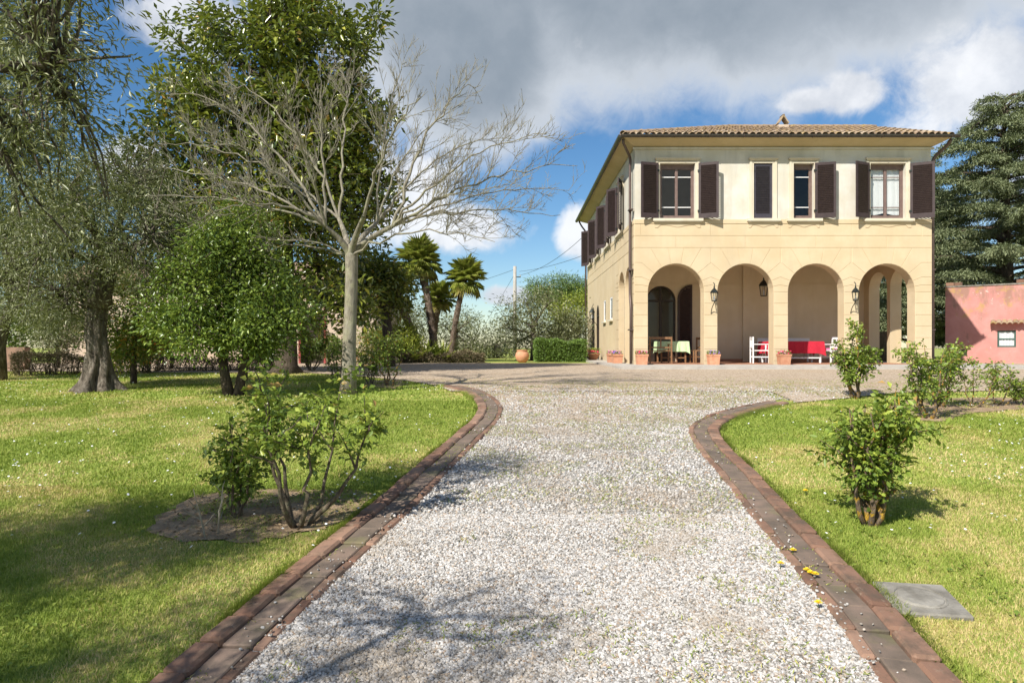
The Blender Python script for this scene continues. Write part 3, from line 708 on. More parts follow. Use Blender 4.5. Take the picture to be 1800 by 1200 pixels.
# louvred leaf folded back against the loggia wall
M0 = xf(mp_front, DC+.62, 3.55, ZB+.03); f = MB(); n = 10; w = .56; hh = 2.37; r = .56
arcp = [(w-r*math.cos(R(90*i/n)), hh+r*math.sin(R(90*i/n))) for i in range(n+1)]
o = [(0, 0)]+arcp+[(w, 0)]; ii = [(.08, .15)]+[(w-.07-(r-.15)*math.cos(R(90*i/n)), hh+(r-.11)*math.sin(R(90*i/n))) for i in range(n+1)]+[(w-.07, .15)]
k = len(o); f.add([(x, -.02, z) for x, z in o]+[(x, -.02, z) for x, z in ii]+[(x, .02, z) for x, z in o]+[(x, .02, z) for x, z in ii],
    [(i, (i+1) % k, k+(i+1) % k, k+i) for i in range(k)]+[(i, 2*k+i, 2*k+(i+1) % k, (i+1) % k) for i in range(k)]+[(k+i, k+(i+1) % k, 3*k+(i+1) % k, 3*k+i) for i in range(k)])
lo = placed('door_shutter', f, M_SHUT, M0); sl = MB()
for i in range(44):
    z = .18+i*.06; xl = .08 if z < hh else w-.07-math.sqrt(max(.0, (r-.13)**2-(z-hh)**2))
    if z < hh+r-.15: sl.box(xl, w-.06, -.04, .04, -.005, .005, Matrix.Translation((0, 0, z)) @ Matrix.Rotation(R(-55), 4, 'X'))
placed('louvres', sl, M_SHUT, M0, lo)['kind'] = 'stuff'
for u in (9.6, 11.4): arched_leaf(mp_left, u, ZB+.012, 2.1, .5, .004)

# roof
PIT = math.tan(R(20)); OV = .47; ZE = 7.50
ex0, ex1, ey0, ey1 = X0-OV, X1+OV, Y0-OV, Y1+OV
RX = 8.9; RYf = ey0+(RX-ex0); zr_ = ZE+(RX-ex0)*PIT
RYb = ey1-(RX-ex0)
V = [(ex0, ey0, ZE), (ex1, ey0, ZE), (ex1, RYf, zr_), (RX, RYf, zr_), (ex0, ey1, ZE), (RX, RYb, zr_), (ex1, 2*RYf-ey0, ZE), (ex1, ey1, ZE), (ex1, RYf+.01, zr_)]
Fc = [(0, 1, 2, 3), (0, 3, 5, 4), (3, 2, 6, 5), (5, 6, 7, 4), (1, 6, 2)]
roof = vlink('roof', MB().add([(x, y, z-.03) for x, y, z in V], Fc).mesh(), M_TILE)
b = MB(); b.add([(ex0+.02, ey0+.02, ZE-.05), (ex1-.02, ey0+.02, ZE-.05), (X1, Y0, ZT-.08), (X0, Y0, ZT-.08), (ex0+.02, ey1, ZE-.05), (X0, Y1, ZT-.08), (ex1-.02, ey1, ZE-.05), (X1, Y1, ZT-.08)],
    [(0, 1, 2, 3), (0, 3, 5, 4), (1, 6, 7, 2)]); vlink('soffit', b.mesh(), stucco('soffit_plaster', (.52, .41, .24), (.56, .45, .28), (.4, .33, .2), .3))
b = MB(); b.box(X0-.05, X1+.05, Y0-.05, Y0+.02, ZT-.16, ZT-.10); vlink('eave_moulding', b.mesh(), M_CREAM)
def tile_mesh():
    V = []; n = 5
    for yy, rr in ((0, .098), (.46, .078)):
        for t in (0, .014):
            for i in range(n+1):
                a = math.pi*i/n; V.append((-(rr-t)*math.cos(a), yy, (rr-t)*math.sin(a)*.8))
    k = n+1; Fc = [(i, i+1, 2*k+i+1, 2*k+i) for i in range(n)]+[(k+i+1, k+i, 3*k+i, 3*k+i+1) for i in range(n)]+[(i, k+i, k+i+1, i+1) for i in range(n)]
    Fc = [tuple(reversed(f)) for f in Fc]
    return np.array(V), Fc
TV, TF = tile_mesh(); TM = bpy.data.meshes.new('roof_tile'); TM.from_pydata([tuple(v) for v in TV], [], TF); TM.shade_smooth(); TM.materials.append(M_TILE)
rest = MB(); cnt = 0; PW = .215; EXP = .35
def roof_tiles(org, ux, up, width_fn, nrow, ncol, single_rows):
    global cnt
    nrm = ux.cross(up)
    Mb = Matrix(((ux.x, up.x, nrm.x, 0), (ux.y, up.y, nrm.y, 0), (ux.z, up.z, nrm.z, 0), (0, 0, 0, 1)))
    for rr in range(nrow):
        lo, hi = width_fn(rr*EXP)
        for cc in range(ncol):
            s = (cc+.5)*PW
            if s < lo or s > hi: continue
            M = Matrix.Translation(org+ux*(s+random.uniform(-.012, .012))+up*(rr*EXP-.05+random.uniform(-.02, .02))+nrm*(.012+random.uniform(0, .012))) @ Mb @ Matrix.Rotation(R(random.uniform(-3, 3)), 4, 'Z') @ Matrix.Rotation(R(-1.5), 4, 'X')
            if rr < single_rows:
                o = link('roof_tile', TM, None); o.parent = roof; o.matrix_basis = M
                cnt += 1
            else: rest.add([M @ Vector(v) for v in TV], TF)
cs22, sn22 = math.cos(R(20)), math.sin(R(20))
roof_tiles(Vector((ex0, ey0, ZE)), Vector((1, 0, 0)), Vector((0, cs22, sn22)), lambda d: (d*cs22, ex1-ex0), 16, int((ex1-ex0)/PW), 5)
roof_tiles(Vector((ex0, ey1, ZE)), Vector((0, -1, 0)), Vector((cs22, 0, sn22)), lambda d: (d*cs22, ey1-ey0-d*cs22), 2, int((ey1-ey0)/PW), 0)
for i in range(16):   # hip and ridge tiles
    t = i/16; p = Vector((ex0, ey0, ZE+.05)).lerp(Vector((RX, RYf, zr_+.05)), t); dv = Vector((RX-ex0, RYf-ey0, zr_-ZE)).normalized(); sx = dv.cross(Vector((0, 0, 1))).normalized(); nn = sx.cross(dv)
    M = Matrix(((sx.x, dv.x, nn.x, p.x), (sx.y, dv.y, nn.y, p.y), (sx.z, dv.z, nn.z, p.z), (0, 0, 0, 1))); rest.add([M @ (Vector(v)*1.15) for v in TV], TF)
for i in range(14):
    M = Matrix.Translation((RX+i*.4, RYf, zr_+.04)) @ Matrix.Rotation(R(-90), 4, 'Z'); rest.add([M @ (Vector(v)*1.15) for v in TV], TF)
ro = link('upper_tiles', rest.mesh('upper_tiles', True), M_TILE, roof); ro['kind'] = 'stuff'
# gutters, pipes
def half_round(p0, p1, r, inward):
    p0, p1 = Vector(p0), Vector(p1); t = (p1-p0).normalized(); sx = t.cross(Vector((0, 0, 1))).normalized(); V = []; n = 8
    for p in (p0, p1):
        for rr in (r, r-.012):
            for i in range(n+1): a = math.pi*i/n; V.append(p+sx*rr*math.cos(a)-Vector((0, 0, 1))*rr*math.sin(a))
    k = n+1
    return MB().add(V, [(i, i+1, 2*k+i+1, 2*k+i) for i in range(n)]+[(k+i, 3*k+i, 3*k+i+1, k+i+1) for i in range(n)]+[(i, k+i, k+i+1, i+1) for i in range(n)]+[(2*k+i, 2*k+i+1, 3*k+i+1, 3*k+i) for i in range(n)])
vlink('gutter', half_round((ex0-.08, ey0-.06, ZE-.02), (ex1+.1, ey0-.06, ZE-.02), .085, 1).mesh(), M_METAL)
vlink('gutter', half_round((ex0-.06, ey0-.1, ZE-.022), (ex0-.06, ey1+.1, ZE-.022), .085, 1).mesh(), M_METAL)
for i in range(10):
    xx = ex0+.55+i*1.12; bb = MB(); bb.tube([(xx, ey0-.06+.09*math.cos(a), ZE-.02-.09*math.sin(a)) for a in [math.pi*j/6 for j in range(7)]], .008, 4); vlink('gutter_bracket', bb.mesh(), M_PIPE)
def pipe(pts, r=.045): vlink('downpipe', MB().tube(pts, r, 8).mesh('pipe', True), M_PIPE)
def rounded(pts, n=4):
    out = [Vector(pts[0])]
    for a, b_, c in zip(pts, pts[1:], pts[2:]):
        a, b_, c = Vector(a), Vector(b_), Vector(c); l = min((a-b_).length, (c-b_).length)*.4
        p, q = b_+(a-b_).normalized()*l, b_+(c-b_).normalized()*l
        for i in range(n+1): t = i/n; out.append(p*(1-t)**2+b_*2*t*(1-t)+q*t*t)
    return out+[Vector(pts[-1])]
pipe(rounded([(X0-.42, Y0-.35, ZE-.1), (X0-.42, Y0-.33, ZE-.22), (X0-.08, Y0+.28, ZE-.55), (X0-.09, Y0+.3, 6.6), (X0-.09, Y0+.3, 2.35), (X0-.09, Y0+.14, 2.0), (X0-.09, Y0+.14, .06)]))
pipe(rounded([(X1+.42, Y0-.35, ZE-.1), (X1+.40, Y0-.2, ZE-.25), (X1+.10, Y0+.1, ZE-.6), (X1+.10, Y0+.12, 6.4), (X1+.10, Y0+.12, .06)]), .055)
pipe(rounded([(X0-.42, Y1+.3, ZE-.1), (X0-.3, Y1+.1, ZE-.4), (X0-.1, Y1-.05, ZE-.7), (X0-.1, Y1-.05, .06)]))
for zz in (1.2, 3.2, 5.2):
    for xx in (X0-.09, X1+.10):
        bb = MB(); bb.box(xx-.07, xx+.07, Y0+.06, Y0+.36 if xx < 5 else Y0+.2, zz-.02, zz+.02); vlink('pipe_clamp', bb.mesh(), M_PIPE)
# chimney: two slabs leaning on one another
cp = at(1375, 219, RYf-1.0); bb = MB(); bb.box(-.19, .19, -.16, .16, -.4, -.05); me = bb.mesh(); me.transform(Matrix.Translation(cp)); ch = vlink('chimney', me, M_BEIGE)
for s in (-1, 1):
    bb = MB(); bb.box(-.025, .025, -.17, .17, 0, .42, bev=.006); me = bb.mesh(); me.transform(Matrix.Translation(cp+Vector((s*.20, 0, .0))) @ Matrix.Rotation(R(-33*s), 4, 'Y')); vlink('chimney_slab', me, M_TILE, ch)
# wall lanterns and hanging lantern are things
def lantern(name, label, loc, s=1.0, hang=0, arm=0):
    e = empty(name, loc, label, 'lantern')
    fr = MB(); w0, w1, h = .10*s, .15*s, .34*s
    for i in range(6):
        a = i*math.pi/3; fr.tube([(w0*math.cos(a), w0*math.sin(a), 0), (w1*math.cos(a), w1*math.sin(a), h)], .009, 4)
    for rr, z in ((w0, 0), (w1, h)): fr.tube([(rr*math.cos(i*math.pi/3), rr*math.sin(i*math.pi/3), z) for i in range(7)], .012, 4)
    fr.build('frame', M_IRON, e)
    cp_ = MB(); cp_.lathe([(w1*1.15, h), (w1*.75, h+.10*s), (w1*.35, h+.16*s), (.02, h+.20*s), (.035*s, h+.23*s), (.012, h+.27*s)], 6); cp_.build('cap', M_IRON, e)
    gl = MB(); gl.lathe([(w0*.9, .01), (w1*.93, h-.01)], 6); gl.build('glass', M_GLASS, e)
    cd = MB(); cd.lathe([(.02, 0), (.02, .14*s), (.012, .2*s)], 8); cd.build('candle', M_WPAINT, e)
    if hang: MB().tube([(0, 0, h+.26*s), (0, 0, h+.26*s+hang)], .008, 5).build('chain', M_IRON, e)
    if arm: 
        MB().tube(rounded([(0, 0, -.0), (0, 0, -.06), (-.02, arm*.6, -.2), (-.02, arm, -.42)]), .013, 5).build('bracket', M_IRON, e)
        MB().tube(rounded([(0, 0, h+.26*s), (.03, .05, h+.36*s), (-.02, .06, h+.42*s)]), .014, 5).build('finial', M_IRON, e)
    return e
lp = at(1342.5, 520, 23.9); lantern('hanging_lantern', 'black iron hexagonal lantern hanging under the loggia ceiling', lp, 1.05, 3.80-(lp.z+.63))
lp = at(1255.5, 529, Y0-.30); lantern('wall_lantern', 'iron wall lantern on the loggia pillar beside the purple pansy planter', lp, .8, 0, .30)
lp = at(1504, 528, Y0-.30); lantern('wall_lantern', 'iron wall lantern on the loggia pillar behind the tall rose bush', lp, .8, 0, .30)
lp = at(1046, 560, 32.0); lp.x = X0-.30; l3 = lantern('wall_lantern', 'iron wall lantern on the side wall of the villa near the arched doors', lp, .9, 0, .28); l3.rotation_euler.z = -math.pi/2

# loggia furniture
def furn_legs(e, xs, ys, h, t, m):
    for x in xs:
        for y in ys: MB().box(x-t, x+t, y-t, y+t, 0, h).build('leg', m, e)
def chair(label, loc, rz, m, w=.46, arms=False, cat='chair', group=None, d=.46, hback=.92, slats=4, cush=False):
    e = empty('armchair' if arms else 'chair', loc, label, cat, group, rz); x = w/2
    for sx in (-1, 1):
        MB().box(sx*x-.022, sx*x+.022, -d/2-.022, -d/2+.022, 0, .64 if arms else .44).build('leg', m, e)
        MB().box(sx*x-.022, sx*x+.022, d/2-.022, d/2+.022, 0, hback).build('leg', m, e)
        MB().box(sx*x-.012, sx*x+.012, -d/2+.023, d/2-.023, .20, .235).build('stretcher', m, e)
        if arms: MB().box(sx*x-.035, sx*x+.035, -d/2-.05, d/2-.024, .642, .672, bev=.006).build('armrest', m, e)
    MB().box(-x+.023, x-.023, -d/2, d/2-.024, .42, .455, bev=.006).build('seat', m, e)
    MB().box(-x+.023, x-.023, d/2-.015, d/2+.015, hback-.09, hback-.01).build('top_rail', m, e); MB().box(-x+.023, x-.023, d/2-.015, d/2+.015, .52, .57).build('lower_rail', m, e)
    for i in range(slats):
        xx = -x+(i+1)*w/(slats+1); MB().box(xx-.022, xx+.022, d/2-.009, d/2+.009, .571, hback-.091).build('back_slat', m, e)
    if cush: MB().box(-x+.04, x-.04, -d/2+.02, d/2-.04, .456, .52, bev=.02).build('cushion', M_PETAL_P, e)
    return e
def cloth_table(label, loc, lx, ly, h, drop, cm, clabel, wood):
    e = empty('table', loc, label, 'table'); MB().box(-lx/2, lx/2, -ly/2, ly/2, h-.035, h).build('table_top', wood, e)
    furn_legs(e, (-lx/2+.1, lx/2-.1), (-ly/2+.08, ly/2-.08), h-.036, .025, wood)
    MB().box(-lx/2+.13, lx/2-.13, -ly/2+.06, -ly/2+.09, .16, .20).build('stretcher', wood, e)
    n = 72; V = []; Fc = []
    for i in range(n):
        a = 2*math.pi*i/n; sx, sy = math.cos(a), math.sin(a); k = 1/max(abs(sx), abs(sy)); px_, py_ = sx*k*(lx/2+.012), sy*k*(ly/2+.012)
        corner = min(abs(sx), abs(sy))*k; wv = .018*math.sin(i*1.9)+.012*math.sin(i*.83); fl_ = 1+(.03+wv)
        dr = drop*(1+.28*max(0, corner-.8)/.2*.8)
        V += [(px_*.96, py_*.96, h+.006), (px_, py_, h-.006), (px_*(1+.01+wv*.5), py_+math.copysign(.02+wv, py_)*1.0, h-dr*.5), (px_*fl_, py_*1.0+math.copysign(.035+wv, py_), h-dr)]
    for i in range(n):
        j = (i+1) % n
        for q in range(3): Fc.append((4*i+q, 4*i+q+1, 4*j+q+1, 4*j+q))
    Fc.append(tuple(4*i for i in range(n)))
    me = MB().add(V, Fc).mesh('tablecloth'); o = link('tablecloth', me, cm); o.location = loc
    tag(o, clabel, 'tablecloth'); return e
FZ = ZB+.012
def fl_at(px, Y): return Vector(((px-900)/F*Y, Y, FZ))
cloth_table('wooden table under the pale green cloth in the loggia', fl_at(1180, 24.6), 1.05, .8, .76, .36, M_GREEN, 'pale green cloth over the table by the arched door', M_WOOD)
cloth_table('white trestle table under the red cloth in the loggia', fl_at(1390, 24.6), 2.0, .85, .76, .42, M_RED, 'bright red cloth over the long white table', M_WPAINT)
chair('wide brown wooden armchair with its back to the drive, before the green table', fl_at(1159, 23.75), math.pi, M_WOOD, .74, True, slats=1)
chair('brown wooden chair between the green table and the second pillar', fl_at(1219, 24.7), -R(80), M_WOOD, .44, slats=0)
chair('brown slatted chair standing against the pillar with the purple pansy planter', fl_at(1233, 24.0), -R(95), M_WOOD, .44, hback=.98, slats=3)
chair('white armchair facing the red table under the hanging lantern', fl_at(1335, 24.0), R(80), M_WPAINT, .56, True, slats=5, d=.52)
chair('white armchair with a pink cushion, half behind the tall rose bush', fl_at(1462, 24.3), -R(80), M_WPAINT, .56, True, slats=4, cush=True)
e = empty('bench', fl_at(1381, 25.5), 'long white bench with a plank back behind the red table', 'bench')
furn_legs(e, (-.9, .9), (-.18, .18), .42, .03, M_WPAINT); MB().box(-1, 1, -.22, .22, .421, .46).build('seat', M_WPAINT, e)
MB().box(-.98, .98, .20, .23, .60, .90).build('backrest', M_WPAINT, e)
for x in (-.8, .8): MB().box(x-.03, x+.03, .231, .26, .1, .85).build('back_post', M_WPAINT, e)

# planters
def blossoms(par, n, sx, sy, z, mats, r=.022):
    for m_ in mats:
        mb = MB()
        for _ in range(n):
            c = Vector((random.uniform(-sx, sx), random.uniform(-sy, sy), z+random.uniform(0, .10)))
            nr = Vector((random.uniform(-.6, .6), random.uniform(-1, .2), random.uniform(.2, 1))).normalized(); a = nr.orthogonal().normalized(); b_ = nr.cross(a)
            V = [c+nr*.008]+[c+(a*math.cos(t)+b_*math.sin(t))*r*(1.25 if k % 2 else .75) for k, t in enumerate([2*math.pi*k/10 for k in range(10)])]
            mb.add(V, [(0, 1+k, 1+(k+1) % 10) for k in range(10)])
        mb.build('blossoms', m_, par)['kind'] = 'stuff'
def leaf_cloud(name, P, Ctr, L, W, m, par, up=.4, tint=None, jit=1.0):
    n = len(P); D = unit((P-Ctr)+rng.normal(0, .35*jit, (n, 3))*np.linalg.norm(P-Ctr, axis=1, keepdims=True).clip(.05)+np.array([0, 0, up*.15])); Nn = unit(rng.normal(0, .55, (n, 3))+np.array([0, 0, 1]))
    t = rng.beta(2, 2.3, n) if tint is None else tint
    o = link(name, leaf_mesh(name, P, D, Nn, L*rng.uniform(.65, 1.25, n), W*rng.uniform(.7, 1.2, n), t), m, par); o['kind'] = 'stuff'; return o
def planter(label, loc, w, d, h, mats, n=26, name='planter'):
    e = empty(name, loc, label, 'planter', None)
    bx = MB(); t = .025
    V = []
    for z, k in ((0, .86), (h-.06, .97), (h-.06, 1.05), (h, 1.05), (h, .93), (h-.05, .90)):
        V += [(-w/2*k, -d/2*k, z), (w/2*k, -d/2*k, z), (w/2*k, d/2*k, z), (-w/2*k, d/2*k, z)]
    bx.add(V, [(4*r_+i, 4*r_+(i+1) % 4, 4*r_+4+(i+1) % 4, 4*r_+4+i) for r_ in range(5) for i in range(4)]+[(3, 2, 1, 0)]); bx.build('box', M_TERRA, e)
    MB().box(-w/2*.9, w/2*.9, -d/2*.9, d/2*.9, h-.09, h-.04).build('soil', M_SOIL, e)
    P = np.stack([rng.uniform(-w*.5, w*.5, 160), rng.uniform(-d*.5, d*.5, 160), h+rng.uniform(-.04, .09, 160)], 1)
    leaf_cloud('leaves', P, np.array([0, 0, h-.1]), .055, .03, L_ROSE, e); blossoms(e, n, w*.5, d*.5, h+.02, mats); return e
def pav(px, Y): return Vector(((px-900)/F*Y, Y, ZB))
planter('square terracotta planter of pink flowers at the corner pillar', pav(1128, Y0-.28), .36, .34, .34, [M_PETAL_P, M_PETAL_R])
planter('square terracotta planter of purple pansies at the foot of the second pillar', pav(1254, Y0-.28), .36, .34, .34, [M_PETAL_V])
planter('square terracotta planter of red and pink flowers at the foot of the middle pillar', pav(1378, Y0-.28), .36, .34, .34, [M_PETAL_R, M_PETAL_P])
planter('long terracotta trough of violet flowers against the side wall', Vector((X0-.28, Y0+1.9, ZB)), .34, .62, .32, [M_PETAL_V, M_PETAL_P])
planter('second terracotta trough of pink flowers against the side wall, further from the corner', Vector((X0-.28, Y0+3.1, ZB)), .34, .62, .32, [M_PETAL_P])
e = empty('flower_bowl', Vector((X0-.45, 30.5, ZB)), 'round terracotta bowl of red flowers beside the clipped hedge', 'flowerpot')
MB().lathe([(.16, 0), (.22, .06), (.32, .24), (.34, .25), (.34, .29), (.30, .29), (.28, .25)], 18).build('bowl', M_TERRA, e, True)
P = np.stack([rng.normal(0, .16, 260), rng.normal(0, .16, 260), .28+rng.uniform(0, .22, 260)], 1); leaf_cloud('leaves', P, np.array([0, 0, .2]), .07, .04, L_ROSE, e); blossoms(e, 60, .26, .26, .34, [M_PETAL_R], .03)
up_ = gp(918, 637); e = empty('terracotta_urn', up_, 'round bellied terracotta urn beside the clipped hedge at the forecourt edge', 'urn')
MB().lathe([(.15, 0), (.25, .12), (.30, .28), (.26, .42), (.20, .47), (.24, .50), (.24, .53), (.19, .53), (.17, .45)], 18).build('body', M_TERRA, e, True)

# ------------------------------------------------------------------ pink outbuilding
pA = Vector((17.9, 28.2, 0)); pB = Vector((24.0, 23.6, 0)); ud = (pB-pA); PL = ud.length; ud.normalize(); nd = Vector((-ud.y, ud.x, 0))
shed = empty('outbuilding', pA, 'low pink plastered outbuilding with a small grilled window', 'outbuilding', rz=math.atan2(ud.y, ud.x))
HP = 3.08
wu = [1.55, 1.55+.62]
b = MB(); me = slab(rect(0, PL, -.6, HP), [rect(1.75, 2.35, .62, 1.28)], 0, .3, lambda u, d, z: (u, d, z)); link('front_wall', me, M_PINK, shed)
b = MB(); b.box(0, .3, .3, 5, -.6, HP); b.build('end_wall', M_PINK, shed); b = MB(); b.box(.3, PL, 4.7, 5, -.6, HP); b.build('rear_wall', M_PINK, shed); b = MB(); b.box(PL-.3, PL, .3, 4.7, -.6, HP); b.build('end_wall', M_PINK, shed)
b = MB(); b.box(-.03, PL, -.03, 5.03, HP, HP+.05); b.build('coping', M_STONE, shed)
for u in (.02, 2.36, 5.2):
    for k in range(2):
        b = MB(); b.box(u+k*.29, u+k*.29+.28, -.02, .22, HP+.051, HP+.19, bev=.008); b.build('brick', M_BRICK, shed)
b = MB(); b.box(.28, .75, -.012, 0.02, .28, .52); b.build('vent', M_DARKWOOD, shed)
f = MB(); f.box(1.75, 1.81, .05, .12, .62, 1.28); f.box(2.29, 2.35, .05, .12, .62, 1.28); f.box(1.81, 2.29, .05, .12, .62, .68); f.box(1.81, 2.29, .05, .12, 1.22, 1.28); f.box(1.81, 2.29, .055, .11, .92, .97)
wn = f.build('window', simple('green_window_paint', (.03, .07, .055), (.05, .10, .08), 8, .5, .1), shed)
MB().box(1.81, 2.29, .09, .095, .68, 1.22).build('pane', simple('frosted_pane', (.42, .46, .47), (.6, .62, .62), 9, .2, 0), wn)
g = MB()
for i in range(1, 5): g.box(1.81+i*.096-.006, 1.81+i*.096+.006, .06, .072, .68, 1.22)
for z in (.78, .86, 1.05, 1.13): g.box(1.81, 2.29, .074, .084, z-.006, z+.006)
g.build('grille', M_WPAINT, wn)
can = MB(); can.box(1.52, 2.6, -.26, 0, 1.56, 1.58); co_ = can.build('canopy', M_TERRA, shed)
for i in range(6):
    V = []; n = 6
    for yy, zz in ((0, .10), (-.32, -.02)):
        for k in range(n+1): a = math.pi*k/n; V.append((1.62+i*.18-.088*math.cos(a), yy, 1.585+zz+.07*math.sin(a)-.03))
        for k in range(n+1): a = math.pi*k/n; V.append((1.62+i*.18-.072*math.cos(a), yy, 1.57+zz+.06*math.sin(a)-.03))
    k = n+1; MB().add(V, [(j, j+1, 2*k+j+1, 2*k+j) for j in range(n)]+[(k+j+1, k+j, 3*k+j, 3*k+j+1) for j in range(n)]+[(2*k+j, 2*k+j+1, 3*k+j+1, 3*k+j) for j in range(n)]).build('canopy_tile', M_TILE, co_, True)
tag(MB().box(X1+1.1, X1+1.35, 27.0, 31, -.1, 1.25).build('garden_wall', M_STONE), 'low grey wall behind the villa seen through its end arches', 'wall')

# concrete cover in the lawn
cp_ = [gp(1538, 1036), gp(1645, 1041), gp(1706, 1080), gp(1585, 1073)]
cc = sum(cp_, Vector())/4; cov = empty('drain_cover', cc, 'square concrete drain cover with a round lid set in the lawn', 'drain cover')
sl_ = math.atan2(float(gz(cc.y+.5)-gz(cc.y-.5)), 1)
MB().box(-.20, .20, -.20, .20, -.06, .026, bev=.010).build('slab', M_STONE, cov); MB().lathe([(.14, .020), (.14, .030), (.133, .034), (.129, .027), (.121, .027), (.117, .034), (.0, .035)], 32).build('lid', M_STONE, cov)
cov.rotation_euler = (sl_, 0, R(-10))

# ------------------------------------------------------------------ vegetation helpers
def bez(p0, p1, p2, p3, n):
    t = np.linspace(0, 1, n)[:, None]; p0, p1, p2, p3 = (np.asarray(p, float) for p in (p0, p1, p2, p3))
    return p0*(1-t)**3+3*p1*t*(1-t)**2+3*p2*t*t*(1-t)+p3*t**3
def blob_points(blobs, n, shell=.5):
    """points in a union of ellipsoids (cx,cy,cz,rx,ry,rz), more of them near the surface"""
    vol = np.array([b[3]*b[4]*b[5] for b in blobs])**.75; k = rng.choice(len(blobs), n, p=vol/vol.sum()); B = np.array(blobs, float)[k]
    d = unit(rng.normal(size=(n, 3))); r = rng.uniform(0, 1, n)**(1/3*shell)
    return B[:, :3]+d*r[:, None]*B[:, 3:]
def tree(name, label, cat, base, trunk_pts, trunk_r, blobs, nclump, per, clump_r, L, W, lm, bark_m, group=None, droop=0., limbs=7, limb_r=.07, shell=.55, flat=.7, sides=10, tintpow=1.0, twig=.006, wander=.18, jit=1.0):
    base = np.array(base, float); e = empty(name, tuple(base), label, cat, group)
    tp = np.array(trunk_pts, float)                                      # local
    mb = MB(); mb.tube([Vector(p) for p in tp], trunk_r, sides)
    CP = blob_points(blobs, nclump, shell)-base
    # limbs towards grouped clump centres
    cen = CP[rng.choice(len(CP), min(limbs, len(CP)), replace=False)].copy()
    for _ in range(6):
        lab = np.argmin(((CP[:, None]-cen[None])**2).sum(2), 1)
        for k in range(len(cen)):
            if (lab == k).any(): cen[k] = CP[lab == k].mean(0)
    top = tp[-1]; nodes = []; nr = []
    for k in range(len(cen)):
        st = tp[-1] if rng.random() < .6 or len(tp) < 3 else tp[-2]*.4+tp[-1]*.6
        v = cen[k]-st; pth = bez(st, st+np.array([v[0]*.15, v[1]*.15, abs(v[2])*.45+.15]), st+v*.6+rng.normal(0, wander, 3), cen[k], 9)
        rr = np.linspace(limb_r, limb_r*.3, 9); mb.tube([Vector(p) for p in pth], list(rr), 6); nodes.append(pth[3:]); nr.append(rr[3:])
    nodes = np.concatenate(nodes); nr = np.concatenate(nr)
    for c in CP:
        i = np.argmin(((nodes-c)**2).sum(1)+.25*np.maximum(0, nodes[:, 2]-c[2])**2); v = c-nodes[i]
        r0 = min(nr[i]*.6, limb_r*.3)
        pth = bez(nodes[i], nodes[i]+v*.3+rng.normal(0, wander*.6, 3), nodes[i]+v*.7+rng.normal(0, wander*.6, 3), c+v*.15, 5); mb.tube([Vector(p) for p in pth], list(np.linspace(r0, twig, 5)), 4, False)
    mb.build('trunk', bark_m, e, True)
    n = nclump*per; ci = np.repeat(np.arange(nclump), per); off = rng.normal(0, 1, (n, 3))*clump_r*np.array([1, 1, flat]); 
    P = CP[ci]+off; P[:, 2] -= droop*(off[:, 0]**2+off[:, 1]**2)/clump_r
    D = unit(off+rng.normal(0, .5*jit, (n, 3))*clump_r+np.array([0, 0, -droop*clump_r*1.5])); Nn = unit(rng.normal(0, .6, (n, 3))+np.array([0, 0, 1.0]))
    ct = rng.uniform(-.16, .16, nclump)[ci]
    tint = np.clip(rng.beta(2, 2.4, n)+ct, 0, 1)**tintpow
    cr_ = link('crown', leaf_mesh('crown', P, D, Nn, L*rng.uniform(.65, 1.25, n), W*rng.uniform(.7, 1.2, n), tint), lm, e); cr_['kind'] = 'stuff'
    return e
def gpt(px, py): p = gp(px, py); return (p.x, p.y, p.z-.03)
def bl(px, py, Y, rx, ry, rz=None):
    """ellipsoid given by pixel centre, depth and pixel radii (rx, rz) and a depth radius"""
    p = at(px, py, Y); k = Y/F; return (p.x, p.y, p.z, rx*k, (ry if ry else rx*k), (rz if rz else rx)*k)

# olive B (gnarled trunk in the lawn)
ob = gpt(172, 686)
def gnarled(name, base, hgt, r0, lean, m, par, seed, roots=7):
    rg = np.random.default_rng(seed); n = 56; k = 36; V = []
    for i in range(k):
        t = i/(k-1); z = t*hgt-.05
        fl = 1+1.5*math.exp(-t*9)
        cx = lean[0]*t**1.3+.03*math.sin(t*7); cy = lean[1]*t
        for j in range(n):
            a = 2*math.pi*j/n
            rr = r0*fl*(1-.28*t)*(1+.17*math.sin(3*a+t*4+seed)+.13*math.sin(7*a-t*5+1.3*math.sin(t*9))+.07*math.sin(13*a+t*7+2*math.sin(t*13))+rg.uniform(-.035, .035))+ (r0*.7*math.exp(-t*12)*max(0, math.sin(roots*a/1.0+seed)))
            V.append((cx+rr*math.cos(a), cy+rr*math.sin(a), z))
    Fc = [(i*n+j, i*n+(j+1) % n, (i+1)*n+(j+1) % n, (i+1)*n+j) for i in range(k-1) for j in range(n)]+[tuple((k-1)*n+j for j in range(n))]
    return MB().add(V, Fc).build(name, m, par, True)
oB = tree('olive_tree', 'old olive tree with a thick gnarled flaring trunk on the lawn', 'olive tree', ob, [(0, 0, 1.55), (.05, 0, 1.85), (.18, .0, 2.2)], [.24, .2, .17],
    [bl(210, 385, 12, 150, 1.5, 110), bl(290, 450, 12, 85, 1.0, 95), bl(110, 430, 12.3, 105, 1.2, 120), bl(190, 320, 12, 75, 1.0, 50), bl(100, 520, 12.6, 90, .9, 55), bl(235, 300, 12.2, 60, .8, 50)], 430, 105, .17, .075, .016, L_OLIVE, M_OLIVEBARK, droop=.25, limbs=9, limb_r=.11, shell=.8)
gnarled('trunk_base', ob, 1.95, .185, (.02, 0), M_OLIVEBARK, oB, 1)
